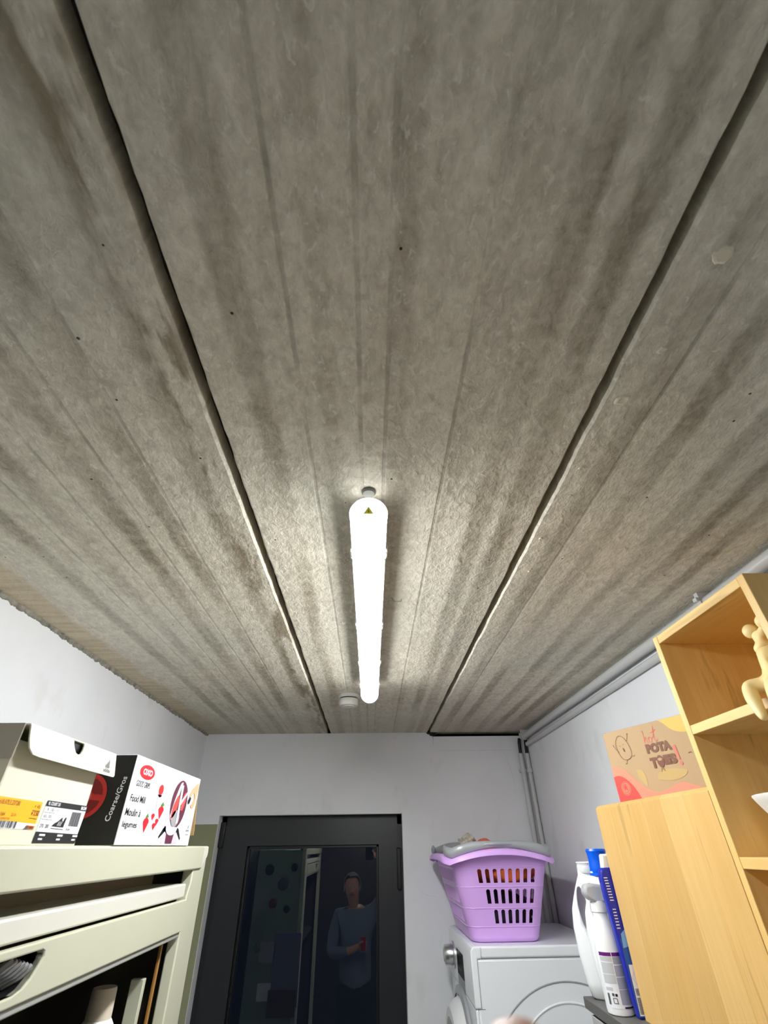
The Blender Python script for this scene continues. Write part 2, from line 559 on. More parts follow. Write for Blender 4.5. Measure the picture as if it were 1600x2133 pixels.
# hairline cracks in the plaster
pr = Print((0, YB, 0), (1, 0, 0), (0, 0, 1), 0.0003)
pr.line([(0.37 + 0.005 * i, 2.395 + 0.0015 * mnoise.noise((i * .5, 0, 0))) for i in range(80)], 0.0011)
pr.line([(0.72, 2.38), (0.735, 2.33), (0.75, 2.25), (0.748, 2.2)], 0.0012)
pr.line([(0.232, 1.81), (0.26, 1.797), (0.30, 1.79)], 0.0007)
pr.line([(-0.31, H - .002), (-0.315, 2.46)], 0.0014)
pr.build('hairline_crack', plain('crack_grey', srgb(204, 202, 197), 0.9), wall_back)  # thin pale grey lines drawn along the cracks
# ragged plaster edge along the top of the left wall
b = MB()
n = 520
rows = []
for i in range(n + 1):
    y = 0.2 + (YB - 0.2) * i / n
    d = 0.010 + 0.005 * mnoise.noise((0, y * 7, 0)) + 0.005 * mnoise.noise((3, y * 45, 0)) + R(-.0015, .0015)
    t = 0.006 + 0.004 * mnoise.noise((8, y * 60, 0)) + R(-.0015, .0015)
    rows.append([(XL - 0.002, y, H + .002), (XL + t * 1.2, y, H + 0.001), (XL + t + R(-.002, .002), y, H - d * .45), (XL + t * .5 + R(0, .002), y, H - d * .8), (XL - 0.001, y, H - d)])
b.rings(rows)
struct(b.build('trim_1', M['plaster'], smooth=False))

# ------------------------------------------------------------------ glazed door
door = bpy.data.objects.new('door_1', None)
COL.objects.link(door)
DY = 2.815
door.location = (DX0, DY, 0)
ORG[door.name] = Vector(door.location)
struct(door)
b = MB()
b.box(DX0 - .0, DX0 + 0.028, DY, DY + 0.07, 0, DZ - .002).box(DX1 - 0.026, DX1, DY, DY + 0.07, 0, DZ - .002).box(DX0, DX1, DY, DY + 0.07, DZ - 0.045, DZ - .002)
b.build('door_frame', M['anthracite'], door, bevel=0.003)
GX0, GX1, GZ = -0.605, 0.040, 1.990
b = MB()
LX0, LX1, LZ = DX0 + 0.024, DX1 - 0.022, DZ - 0.040
b.box(LX0, GX0, DY - 0.012, DY + 0.05, 0.02, LZ).box(GX1, LX1, DY - 0.012, DY + 0.05, 0.02, LZ)
b.box(GX0, GX1, DY - 0.012, DY + 0.05, GZ, LZ).box(GX0, GX1, DY - 0.012, DY + 0.05, 0.02, 0.16)
leaf = b.build('door_leaf', M['anthracite'], door)
b = MB()
for x0, x1, z0, z1 in ((GX0, GX0 + .012, .16, GZ), (GX1 - .012, GX1, .16, GZ), (GX0, GX1, GZ - .012, GZ), (GX0, GX1, .16, .172)):
    b.box(x0, x1, DY + .002, DY + .018, z0, z1)
b.build('glazing_bead', M['black'], leaf, bevel=0.002)
gn = NT('window_glass')
GLASS = gn.set(Base_Color=(0.80, 0.86, 0.90, 1), Roughness=0.004, IOR=1.75, Transmission_Weight=1.0)
MB().box(GX0 - 0.005, GX1 + 0.005, DY + 0.018, DY + 0.024, 0.15, GZ + 0.005).build('glass_pane', GLASS, leaf, smooth=False)
MB().box(DX0 + .001, DX0 + 0.026, DY - 0.022, DY, 1.985, 2.090).build('hinge', M['black'], door, bevel=0.004)
hb = MB().box(0.128, 0.148, DY - 0.020, DY - 0.011, 1.815, 1.975)
hb.build('door_handle', M['black'], leaf, bevel=0.004)
struct(MB().box(DX0 - 0.3, DX1 + 0.3, YB + 0.2, YB + 2.0, -0.02, 0.0).build('trim_2', plain('outside_paving', srgb(40, 40, 42), 0.9), smooth=False))

# ------------------------------------------------------------------ conduits
def clip(parent, pts, r, wd):
    MB().tube(pts, r, 12).build('pipe_clip', M['conduit'], parent)
def straight_pipe(name, label, a, b_, r, clips, sag=0.0):
    t = thing(name, label, 'pipe', a)
    a, b_ = Vector(a), Vector(b_)
    pts = [a.lerp(b_, i / 30) + Vector((0, 0, -sag * math.sin(PI * i / 30) + 0.0012 * mnoise.noise((i * .31, r * 90, 0)))) for i in range(31)]
    MB().tube(pts, r, 14).build('pipe', M['conduit'], t)
    d = (b_ - a).normalized()
    for f in clips:
        p = a.lerp(b_, f)
        bb = MB().tube([p - d * 0.008, p + d * 0.008], r + 0.004, 14)
        c = bb.build('pipe_clip', M['conduit'], t)
        if abs(d.y) > .5:
            MB().box(p.x - r - .004, p.x + r + .004, p.y - .007, p.y + .007, p.z, H + .002 if r > .013 else p.z + r + .004).build('clip_foot', M['conduit'], c, bevel=.001)
            MB().box(p.x - r - .012, p.x - r, p.y - .007, p.y + .007, p.z + .004, p.z + .014).build('clip_nose', M['conduit'], c, bevel=.001)
        else:
            MB().box(p.x - r - .006, p.x + r + .006, p.y, YB + .001, p.z - .007, p.z + .007).build('clip_foot', M['conduit'], c, bevel=.001)
    return t
straight_pipe('conduit_pipe', 'thick grey conduit running along the top of the right wall just under the ceiling', (0.832, -0.6, CZ + 0.481), (0.829, 2.70, CZ + 0.474), 0.0155, (0.0, 0.495, 1.0))
straight_pipe('conduit_pipe', 'thinner grey conduit on the right wall, running below the thick one', (0.838, -0.6, CZ + 0.441), (0.838, 2.70, CZ + 0.436), 0.0115, (0.02, 0.55))
def riser(x, top, label):
    t = straight_pipe('conduit_pipe', label, (x, 2.734, 1.55), (x, 2.734, top), 0.0115, (0.9,))
    MB().tube([(x, 2.734, top - .02), (x + .001, 2.733, top + .02), (x + .001, 2.728, CZ + 0.450), (x, 2.715, CZ + 0.462)], 0.0085, 10).build('cable', M['rubber'], t)
    return t
riser(0.802, CZ + 0.396, 'vertical grey conduit in the far right corner, left one of the pair')
riser(0.836, CZ + 0.396, 'vertical grey conduit tight in the far right corner, right one of the pair')

# ------------------------------------------------------------------ ceiling lamp
LXc = -0.006
em = NT('lit_diffuser')
nz = em.sep(em.node('ShaderNodeNewGeometry').outputs['Normal'])[2]
prof_ = em.math('MULTIPLY_ADD', em.math('MAXIMUM', em.math('MULTIPLY', nz, -1.0), 0.0), 0.90, 0.105)
em.set(Base_Color=(0.9, 0.9, 0.9, 1), Emission_Color=LAMP_TINT, Emission_Strength=em.math('MULTIPLY', prof_, LAMP_POWER))
ec = NT('lit_end_cap')
ec.set(Base_Color=(0.9, 0.9, 0.9, 1), Emission_Color=LAMP_TINT, Emission_Strength=1.0)
def tube_lamp(label, y0, y1, drop, latches):
    """round weatherproof strip light: opal lower shell over a white upper tray, end caps, latches, brackets"""
    r, zc = 0.0315, H - drop
    t = thing('strip_light', label, 'lamp', (LXc, y0, H))
    th0 = math.radians(14)
    def arcp(a0, a1, y, rr, n=18):
        return [(LXc + rr * math.cos(a0 + (a1 - a0) * i / n), y, zc + rr * math.sin(a0 + (a1 - a0) * i / n)) for i in range(n + 1)]
    ys = [y0 + .012, y0 + .2, (y0 + y1) / 2, y1 - .2, y1 - .012]
    MB().rings([arcp(PI + th0, 2 * PI - th0, y, r) for y in ys], cap=True).build('diffuser', em.m, t, ang=70)
    MB().rings([arcp(-th0, PI + th0, y, r + .0012) for y in ys], cap=True).build('housing', M['lampbase'], t, ang=70)
    for ya, yb, sg in ((y0, y0 + .0125, 1), (y1, y1 - .0125, -1)):
        rs = [[(LXc + rr * math.cos(2 * PI * i / 36), y, zc + rr * math.sin(2 * PI * i / 36)) for i in range(36)] for rr, y in ((r - .004, ya), (r, ya + sg * .003), (r + .0014, ya + sg * .006), (r + .0014, yb))]
        MB().rings(rs).build('end_cap', ec.m, t, ang=50)
    for f in (0.2, 0.8):
        y = y0 + (y1 - y0) * f
        MB().box(LXc - .014, LXc + .014, y - .012, y + .012, zc + r - .004, H + .0005).build('mounting_bracket', M['clip'], t)
    for f in latches:
        for s_ in (-1, 1):
            y = y0 + (y1 - y0) * f
            x = LXc + s_ * (r + .0012)
            c = MB().box(x - .0022, x + .0026, y - .012, y + .012, zc - .014, zc + .012).build('latch', M['clip'], t, bevel=.001)
            MB().tube([(x, y - .010, zc - .012), (x - s_ * .003, y - .010, zc - .019), (x - s_ * .003, y + .010, zc - .019), (x, y + .010, zc - .012)], .0012, 6).build('latch_wire', M['clip'], c)
    return t
lamp = tube_lamp('long glowing white strip light under the concrete ceiling, yellow warning triangle on its end', 0.630, 1.79, .0435, (0.105, 0.41, 0.66, 0.86))
pr = Print((LXc, 0.630, H - .0435), (1, 0, 0), (0, 0, 1), .0008)
tri = [(-.0085, -.006), (.0085, -.006), (0, .0090)]
wsign = pr.poly(tri).build('warning_sticker', plain('yellow_warning_film', srgb(252, 246, 70), 0.5), lamp)
pr = Print((LXc, 0.630, H - .0435), (1, 0, 0), (0, 0, 1), .0012)
pr.line(tri, .0009, closed=True).poly([(.0010, .0045), (-.0018, -.0010), (-.0002, -.0006)]).poly([(-.0004, -.0008), (.0018, .0000), (-.0004, -.0050)])
pr.build('lightning_bolt', M['inkgrey'], wsign)
tube_lamp('added fill light shaped like the first strip light, out of view behind the camera', -1.50, -0.88, .085, (0.2, 0.8))  # added lamp out of view, fills the darker ceiling and back wall
tag(MB().lathe([(0.0125, 0.002), (0.0125, -0.003), (0.010, -0.006), (0.0005, -0.0065)], (LXc, 0.630, H), 'Z', 20).build('cable_gland', plain('grey_gland', srgb(112, 112, 104), 0.6), loc=(LXc, 0.630, H)),
    'small round grey blanking plug on the ceiling at the near end of the lamp', 'plug')
sd = thing('smoke_detector', 'small round white smoke detector on the ceiling beside the far end of the lamp', 'smoke detector', (-0.092, 1.972, H))
MB().lathe([(0.042, 0.001), (0.043, -0.004), (0.043, -0.010), (0.040, -0.012), (0.001, -0.012)], (-0.092, 1.972, H), 'Z', 32).build('base', M['detector'], sd)
MB().lathe([(0.030, -0.010), (0.036, -0.012), (0.036, -0.018), (0.030, -0.018)], (-0.092, 1.972, H), 'Z', 32).build('vent_slot', M['ink'], sd)
MB().lathe([(0.037, -0.016), (0.039, -0.019), (0.039, -0.036), (0.036, -0.042), (0.024, -0.043), (0.023, -0.0455), (0.001, -0.046)], (-0.092, 1.972, H), 'Z', 32).build('cover', M['detector'], sd)
# loose scraps of wire and cable scratches by the lamp
tag(MB().tube([(0.050, 1.055, H - .001), (0.056, 1.052, H - .012), (0.074, 1.056, H - .010), (0.075, 1.062, H - .002)], .0014, 6).build('wire_clip', M['clip'], loc=(0.05, 1.055, H)),
    'tiny bent metal hook in the ceiling right of the lamp', 'hook')
tag(MB().tube([(-0.262, 1.36, H + .001), (-0.262, 1.358, H - .014), (-0.2625, 1.354, H - .020)], .0016, 6).build('nail', M['clip'], loc=(-0.262, 1.36, H)),
    'small pale nail in the ceiling near the left joint', 'nail')
chalk = plain('chalk_mark', srgb(226, 224, 214), 0.9)
pr = Print((0, 0, H), (1, 0, 0), (0, -1, 0), 0.0003)
pr.line([(0.050, -1.275), (0.10, -1.273), (0.150, -1.270)], .0018)
pr.line([(0.048, -1.318), (0.09, -1.318), (0.135, -1.314)], .0026)
pr.line([(0.055 + 0.035 * math.sin(a), -1.26 - 0.05 * math.cos(a) * -1) for a in [PI * i / 16 for i in range(17)]], .0014)
pr.line(bez([(0.36, -1.27), (0.39, -1.275), (0.42, -1.24), (0.46, -1.225)]), .0022)
pr.line(bez([(0.56, -1.40), (0.565, -1.36), (0.59, -1.33)]), .0018)
pr.build('chalk_mark', chalk, ceil_)
b = MB()
for x, y, r in ((0.371, 0.225, .012), (0.352, 0.42, .011), (0.348, 0.565, .006), (0.356, 0.640, .0045), (0.345, 0.78, .005), (0.366, 0.34, .006), (0.36, 0.92, .004)):
    rs = []
    for fr_, dz_ in ((1.0, .0004), (.88, -.0014), (.62, -.0022), (.40, -.0012), (.05, -.0016)):
        rs.append([(x + r * fr_ * 1.0 * (1 + .55 * mnoise.noise((math.cos(a) * 1.3 + x * 40, math.sin(a) * 1.3, y * 9))) * math.cos(a), y + r * fr_ * .85 * (1 + .55 * mnoise.noise((math.cos(a) * 1.3, math.sin(a) * 1.3 + x * 30, y * 7))) * math.sin(a), H + dz_) for a in [2 * PI * q / 18 for q in range(18)]])
    b.rings(rs)
b.build('grout_drip', plain('pale_grout', srgb(222, 214, 194), 0.8, var=0.1, vs=90), ceil_, kind='stuff')

# ================================================================== LEFT: STEEL CABINET AND BOXES
CX, CT = -0.45, CZ + 0.007
CY0, CY1 = 0.38, 1.60
CB = -0.795
cab = thing('steel_cabinet', 'tall cream steel office cabinet along the left wall, front flap half open', 'cabinet', (CB, CY0, 0))
b = MB()
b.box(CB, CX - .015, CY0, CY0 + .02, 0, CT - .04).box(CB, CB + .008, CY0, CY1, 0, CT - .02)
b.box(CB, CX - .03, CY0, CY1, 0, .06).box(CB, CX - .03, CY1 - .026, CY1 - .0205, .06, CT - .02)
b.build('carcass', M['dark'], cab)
MB().box(CB, CX - .012, CY1 - .02, CY1, 0, CT - .02).build('end_panel', M['green'], cab, bevel=.002)
MB().box(CB, CX - .004, CY0, CY1, CT - .012, CT).build('top_panel', M['cream'], cab, bevel=.002)
MB().box(CX - .018, CX, CY0, 1.557, CT - .049, CT - .001).build('top_rail', M['cream'], cab, bevel=.003)
# front stile with its chipped corner cap
b = MB()
b.prism([(1.489, 0), (1.602, 0), (1.602, CT - .026), (1.503, CT - .026), (1.503, CT - .075), (1.489, CT - .10)], CX - .03, CX - .004, 'YZ')
b.build('stile', M['cream'], cab, bevel=.003)
MB().prism([(1.559, CT - .048), (1.600, CT - .024), (1.604, CT - .014), (1.600, CT - .001), (1.559, CT - .001)], CX - .03, CX - .002, 'YZ').build('corner_cap', M['cream2'], cab, bevel=.002)
MB().box(CX - .03, CX - .004, CY0, CY0 + .05, 0, CT - .05).build('stile', M['cream'], cab, bevel=.003)
MB().box(CX - .11, CX - .10, CY0 + .02, 1.50, CT - .105, CT - .02).build('recess_panel', M['taupe'], cab)
MB().box(CX - .10, CX - .006, CY0 + .05, 1.474, CZ - .095, CZ - .068).build('upper_slat', M['cream2'], cab, bevel=.003)
# flap with the cut-out grip
fz0, fz1 = CZ - .158, CZ - .099
FY0, FY1 = CY0 + .05, 1.483
gy0, gy1, gz0, gz1 = 0.725, 0.884, CZ - .147, CZ - .103 - .006
bm = bmesh.new()
outer = [(FY0, fz0), (FY1, fz0), (FY1, fz1), (FY0, fz1)]
hole = [(gy0 + .02, gz0), (gy1 - .045, gz0), (gy1 - .03, gz0 + .003), (gy1 - .016, gz0 + .011), (gy1 - .006, gz0 + .022), (gy1, gz1 - .008), (gy1 - .002, gz1 - .002), (gy1 - .007, gz1), (gy0 + .01, gz1), (gy0, gz1 - .01), (gy0 + .004, gz0 + .01)]
ed = []
for loop in (outer, hole):
    vs = [bm.verts.new((CX, a, c)) for a, c in loop]
    ed += [bm.edges.new((vs[i], vs[(i + 1) % len(vs)])) for i in range(len(vs))]
bmesh.ops.triangle_fill(bm, edges=ed, use_beauty=True)
g = bmesh.ops.extrude_face_region(bm, geom=bm.faces[:])
bmesh.ops.translate(bm, verts=[v for v in g['geom'] if isinstance(v, bmesh.types.BMVert)], vec=(-.012, 0, 0))
b = MB(); b.bm.free(); b.bm = bm
flap = b.build('flap', M['cream'], cab, bevel=.002, smooth=False)
b = MB()
loopc = [(a, c) for a, c in hole]
b.rings([[(CX - .003, a, c) for a, c in loopc], [(CX - .012, a, c) for a, c in loopc], [(CX - .05, a * .96 + .03, c) for a, c in loopc]], cap=False)
b.face([(CX - .05, a * .96 + .03, c) for a, c in loopc])
b.build('grip_cup', M['black'], flap)
for i in range(6):
    y = 0.812 + i * 0.0105
    z = CZ - .118 - i * 0.0030
    MB().tube([(CX - .028, y - .012, z - .008), (CX - .014, y, z), (CX - .010, y + .012, z + .007)], .0048, 8).build('ribbed_grip', M['ribgrey'], flap)
MB().box(CX - .03, CX - .008, .775, .800, gz0 + .001, gz0 + .014).build('latch_block', M['white'], flap, bevel=.004)
MB().box(CX - .022, CX - .004, FY0, 1.485, CZ - .168, CZ - .1585).build('flap_lip', M['greymetal'], cab, bevel=.002)
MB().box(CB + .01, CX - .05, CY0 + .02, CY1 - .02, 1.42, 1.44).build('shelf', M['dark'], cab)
# things inside the open lower part
def stand_sheet(name, label, cat, y0, y1, x0, x1, z1, m, grp=None, lean=0.0):
    o = MB().box(x0, x1, y0, y1, 1.44, z1).build(name, m, loc=((x0 + x1) / 2, y0, 1.44), bevel=.0015)
    return tag(o, label, cat, grp)
stand_sheet('folder', 'cream cardboard folder standing upright inside the cabinet, nearest the front stile', 'folder', 1.425, 1.440, CX - .072, CX - .044, 1.752, M['cream'])
stand_sheet('folder', 'shorter cream folder standing in the cabinet behind the white bottle', 'folder', 1.392, 1.402, CX - .13, CX - .085, 1.690, M['taupe'])
stand_sheet('wooden_strip', 'thin golden wooden strip standing beside the cabinet stile', 'strip', 1.455, 1.465, CX - .036, CX - .030, 1.81, M['gold'])
wbz = 1.44
wbot = thing('white_bottle', 'blurred white bottle with a pale wide cap inside the dark cabinet', 'bottle', (-0.535, 1.330, wbz))
MB().lathe([(.040, 0), (.043, .004), (.043, .225), (.040, .250), (.026, .270), (.022, .275)], (-0.535, 1.330, wbz), 'Z', 26).build('body', M['white'], wbot)
MB().lathe([(.024, .271), (.023, .313), (.022, .317), (.0005, .317)], (-0.535, 1.330, wbz), 'Z', 22).build('cap', plain('beige_cap', srgb(206, 196, 176), .5), wbot)

# papers and cloths hung on the cabinet's end (seen in the door glass)
hang = [('paper_sheet', 'white notice stuck low on the green cabinet end', 'paper', -.66, 1.26, .085, .08, M['gwhite']),
        ('paper_sheet', 'pale notice above the low white one on the cabinet end', 'paper', -.66, 1.44, .10, .10, plain('grey_paper', srgb(170, 176, 176), .8)),
        ('paper_sheet', 'large bluish sheet hanging on the cabinet end nearest its front', 'paper', -.535, 1.36, .17, .34, plain('blue_grey_paper', srgb(128, 134, 160), .8)),
        ('paper_sheet', 'pale leaflet high on the cabinet end at the wall side', 'paper', -.735, 1.70, .09, .12, plain('green_grey_paper', srgb(150, 164, 158), .8)),
        ('paper_sheet', 'small pale leaflet on the cabinet end below the leaflet by the wall', 'paper', -.735, 1.56, .08, .09, plain('sage_paper', srgb(140, 152, 140), .8)),
        ('cloth_bag', 'brown cloth bag hung low on the cabinet end', 'bag', -.545, 1.21, .17, .12, plain('brown_cloth', srgb(104, 84, 76), .9, var=.3))]
for nm, lb, ct, x, z, wd, ht, m in hang:
    o = MB().box(x - wd / 2, x + wd / 2, CY1 + .0004, CY1 + (.012 if ct == 'bag' else .0025), z - ht / 2, z + ht / 2).build(nm, m, loc=(x, CY1, z - ht / 2), bevel=.001)
    tag(o, lb, ct)
for x, z, r, m, lb in ((-.70, 1.86, .030, 'ink', 'large black round ornament high on the green cabinet end'), (-.60, 1.78, .034, 'inkgrey', 'large grey round ornament in the middle of the cabinet end'),
                       (-.53, 1.87, .022, 'navy', 'dark navy round ornament at the top front of the cabinet end'), (-.655, 1.68, .026, 'brownink', 'brown round ornament under the grey one on the cabinet end'),
                       (-.56, 1.65, .020, 'ink', 'small black round ornament just above the bluish sheet'), (-.73, 1.46, .018, 'leaf', 'small green round ornament at the wall side of the cabinet end')):
    tag(MB().lathe([(r, 0), (r * 1.05, .006), (r * .8, .012), (.0005, .015)], (x, CY1 + .0004, z), 'Y', 16).build('wall_ornament', M[m], loc=(x, CY1, z)), lb, 'ornament')

# ---- shoe box
sb = thing('shoe_box', 'cream shoe box with a flapped lid, orange price label and size sticker, on the cabinet', 'box', (-0.62, 0.77, CT))
bx0, bx1, by0, by1, bz1 = -0.782, -0.456, 0.664, 0.884, CZ + .104
def open_box(b, x0, x1, y0, y1, z0, z1, t):
    b.box(x0, x1, y0, y0 + t, z0, z1).box(x0, x1, y1 - t, y1, z0, z1).box(x0, x0 + t, y0 + t, y1 - t, z0, z1).box(x1 - t, x1, y0 + t, y1 - t, z0, z1).box(x0 + t, x1 - t, y0 + t, y1 - t, z0, z0 + t)
    return b
open_box(MB(), bx0, bx1, by0, by1, CT, bz1 + .014, .002).build('body', M['card'], sb, bevel=.0006)
lz = CZ + .1365
ly0, ly1 = 0.661, 0.911
lid = MB().box(bx0 - .006, -0.446, ly0, ly1, lz - .002, lz).build('lid', M['card'], sb, bevel=.0006)
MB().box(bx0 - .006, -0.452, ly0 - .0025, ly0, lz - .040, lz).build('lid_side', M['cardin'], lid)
MB().box(bx0 - .006, -0.452, ly1 - .001, ly1 + .0015, lz - .030, lz).build('lid_side', M['card'], lid)
# front flap of the lid: rounded lower corner, half-moon finger notch, kicks outwards
fl = []
def fp(y, d):
    return (-0.446 + d * 0.22, y, lz - d)
bm = bmesh.new()
fo = [(ly0 + .001, 0.0), (ly0 + .003, .018), (ly0 + .007, .028), (ly0 + .016, .0345), (ly0 + .03, .0355), (ly1 - .004, .0355), (ly1, .033), (ly1, 0.0)]
nt = [(0.800, 0.0), (0.8005, .006), (0.798, .012), (0.793, .0175), (0.786, .019), (0.779, .0175), (0.774, .012), (0.7705, .006), (0.770, 0.0)]
loop = fo + nt
vs = [bm.verts.new(fp(*p)) for p in loop]
f = bm.faces.new(vs)
f.normal_update()
bmesh.ops.triangulate(bm, faces=[f])
g = bmesh.ops.extrude_face_region(bm, geom=bm.faces[:])
bmesh.ops.translate(bm, verts=[v for v in g['geom'] if isinstance(v, bmesh.types.BMVert)], vec=(-.002, 0, 0))
b = MB(); b.bm.free(); b.bm = bm
lflap = b.build('lid_flap', M['card'], lid, smooth=False)
MB().box(-0.4515, -0.4495, 0.765, 0.806, lz - .026, lz - .003).build('notch_shade', M['black'], lid)  # black plate stands for the shade inside the finger notch
# sports logo: three rising bars over lettering
U = Vector((0, 1, 0)); V = Vector((0.22, 0, -1)).normalized() * -1
pr = Print((-0.446, 0, lz), U, V, .0006)
for i, hh in enumerate((.0045, .0085, .0135)):
    a = 0.8745 + i * .0050
    pr.poly([(a, -.0255), (a + .0042, -.0255), (a + .0042, -.0255 + hh), (a + .0042 - .0012, -.0255 + hh + .001), (a - .0002, -.0255 + hh * .55)])
pr.text('adidas', 0.8685, -.0322, .0235, .0062, .03)
pr.build('logo_print', M['inkgrey'], lflap)
FX = bx1
def fr(off=.0004):
    return Print((FX, 0, 0), (0, 1, 0), (0, 0, 1), off)
pl = fr().poly([(0.640 + .025, 2.036), (0.7645, 2.0355), (0.765, 2.0103), (0.665, 2.0125)]).build('price_label', M['orangelab'], sb)
fr().poly([(0.665, 2.0125), (0.765, 2.0103), (0.7635, 2.0035), (0.665, 2.0045)]).build('price_label', M['gwhite'], sb)
p2 = fr(.0008)
p2.text('H1B.A7E.E.Z07280', .674, 2.0285, .042, .0050, .0, skew=.1).text('= 45', .7485, 2.0275, .013, .0045)
p2.text('0.34', .671, 2.0225, .009, .003).text('.7', .665, 2.0165, .005, .003).text('32.164', .678, 2.0165, .016, .0042).text('22.31', .706, 2.0170, .010, .003)
p2.text('4 2.5E', .7465, 2.0195, .017, .0050, .02).line([(.7465, 2.0252), (.7640, 2.0248)], .0006).line([(.7450, 2.0165), (.7630, 2.0160)], .0006)
p2.text('72253 HDK 22937730', .666, 2.0128, .040, .0022)
p2.build('label_text', M['brownink'], pl)
p3 = fr(.0008)
a = .666
while a < .724:
    wd = random.choice((.0005, .0009, .0015))
    p3.rect(a, 2.0048, a + wd, 2.0118)
    a += wd + random.choice((.0006, .0010, .0016))
p3.build('barcode', M['inkgrey'], pl)
lg = fr(.0010).poly([(.745, 2.0085), (.7638, 2.0080), (.7632, 2.0042), (.7445, 2.0046)])
lg.build('label_logo', plain('burnt_orange_ink', srgb(232, 130, 20), .5), pl)
fr(.0013).text('TORFS', .7475, 2.0048, .014, .0028, .03).build('label_text', plain('dark_maroon_ink', srgb(90, 24, 10), .5), pl)
fr(.0013).poly([(.7415, 2.0045), (.7475, 2.0090), (.748, 2.0045)]).build('label_text', M['inkgrey'], pl)
sz = fr().poly([(.774, 2.0385), (.8865, 2.0382), (.8815, 1.9895), (.771, 1.9895)]).build('size_label', M['gwhite'], sb)
p4 = fr(.0008)
p4.poly([(.774, 2.0385), (.8865, 2.0382), (.8860, 2.0312), (.7735, 2.0318)]).poly([(.772, 2.0022), (.8830, 2.0010), (.8815, 1.9895), (.771, 1.9895)])
p4.poly(bez([(.8035, 2.0090), (.8085, 2.0125), (.8155, 2.0150), (.8255, 2.0205), (.8265, 2.0170), (.8300, 2.0155), (.8320, 2.0195), (.8365, 2.0205), (.8355, 2.0135), (.8350, 2.0085)], 3))
for a0 in (.789, .7995):
    p4.line([(a0, 2.031), (a0 - .0015, 2.0105)], .0003)
p4.line([(.774, 2.0245), (.800, 2.0243)], .0003).line([(.773, 2.0165), (.799, 2.0163)], .0003).line([(.842, 2.030), (.840, 2.003)], .0003)
p4.text('9', .780, 2.0262, .003, .0036).text('10½', .7905, 2.0262, .0075, .0036).text('43⅓', .7765, 2.0184, .0075, .0036).text('10½', .7895, 2.0184, .0070, .0036).text('270', .7755, 2.0068, .0085, .0042).text('280', .7885, 2.0068, .0080, .0042)
p4.text('1/3', .803, 2.0268, .005, .0030).text('& low', .8445, 2.0052, .011, .0035)
p4.line([(.803, 2.0068), (.8365, 2.0058)], .0006)
a = .8475
while a < .8745:
    wd = random.choice((.0005, .0008, .0013))
    p4.rect(a, 2.0105, a + wd, 2.0285)
    a += wd + random.choice((.0006, .0010))
p4.build('label_print', M['ink'], sz)
p5 = fr(.0012)
p5.text('VL COURT 3.0', .7765, 2.0330, .031, .0042, .03).text('BGM', .868, 2.0322, .0155, .0045, .03)
for a in (.781, .826, .868):
    p5.rect(a, 1.9975, a + .014, 1.9998).rect(a, 1.9930, a + .010, 1.9950)
for k in range(3):
    p5.poly([(.8160 + k * .0038, 2.0100), (.8175 + k * .0038, 2.0100), (.8205 + k * .0038, 2.0155), (.8190 + k * .0038, 2.0150)])
p5.build('label_print', M['gwhite'], sz)
o = MB().box(-0.62, -0.49, 0.50, 0.61, CT, CZ + .115).build('white_carton', M['gwhite'], loc=(-0.55, .55, CT), bevel=.001)
o.rotation_euler = (0, 0, 0)
tag(o, 'small white carton on the cabinet left of the shoe box, cut by the frame edge', 'box')

# ---- food mill box
ob = thing('food_mill_box', 'white and black printed kitchen gadget box with a red oval logo, on the cabinet', 'box', (-0.56, 1.21, CT))
oy0, oy1, ox0, ox1, oz1 = 1.007, 1.411, -0.66, -0.4505, CZ + .150
MB().box(ox0, ox1, oy0, oy1, CT + .0005, oz1).build('carton', M['gwhite'], ob, bevel=.0012)
MB().box(ox0 + .001, ox1 - .0015, oy0 - .0006, oy0 + .001, CT + .001, oz1 - .001).build('black_end', M['blackmatt'], ob)
b = MB().rings([[(ox1 - .004, oy1 + .0005, oz1 - .001), (ox1 - .12, oy1 + .0005, oz1 - .001), (ox1 - .12, oy1 + .0025, oz1 - .001), (ox1 - .004, oy1 + .0025, oz1 - .001)],
                [(ox1 - .002, oy1 + .034, CT + .022), (ox1 - .12, oy1 + .034, CT + .022), (ox1 - .12, oy1 + .036, CT + .022), (ox1 - .002, oy1 + .036, CT + .022)]])
b.build('end_flap', M['kraft'], ob)
# near end: half tomato and lettering (face looks towards -Y)
def nr(off=.0010):
    return Print((0, oy0 - .0006, 0), (1, 0, 0), (0, 0, 1), off)
tc = (-0.525, 2.062)
tm = nr().poly(fan(tc[0], tc[1], .036, .036, 30)).build('tomato_picture', M['tomato'], ob)
q = nr(.0014)
for a0 in (0.15, 1.75, 3.2, 4.75):
    q.poly([(tc[0] + r_ * math.cos(a), tc[1] + r_ * math.sin(a)) for r_, a in [(.012, a0 + .15), (.012, a0 + 1.0)] + [(.029, a0 + 1.25 - k * .27) for k in range(6)]])
q.build('tomato_seeds', M['tomatodark'], tm)
nr(.0016).poly(fan(tc[0], tc[1], .010, .010, 12)).build('tomato_core', M['tomatopale'], tm)
nr(.0012).text('Coarse/Gros', -0.470, 2.022, .070, .0095, .01, du=(.16, 1), dv=(-1, .16)).build('lettering', M['gwhite'], ob)
def of(off=.0005):
    return Print((ox1, 0, 0), (0, 1, 0), (0, 0, 1), off)
ov = of().poly(fan(1.069, 2.1065, .037, .0125, 36)).build('logo_oval', M['red'], ob)
of(.0009).text('OXO', 1.047, 2.1010, .046, .0110, .035).build('logo_letters', M['gwhite'], ov)
q = of()
q.text('GOOD GRIPS', 1.030, 2.0800, .066, .0100, .01)
q.text('Food Mill', 1.021, 2.0545, .070, .0115, .012).text('Moulin à', 1.016, 2.0320, .068, .0120, .012).text('légumes', 1.016, 2.0115, .064, .0125, .012)
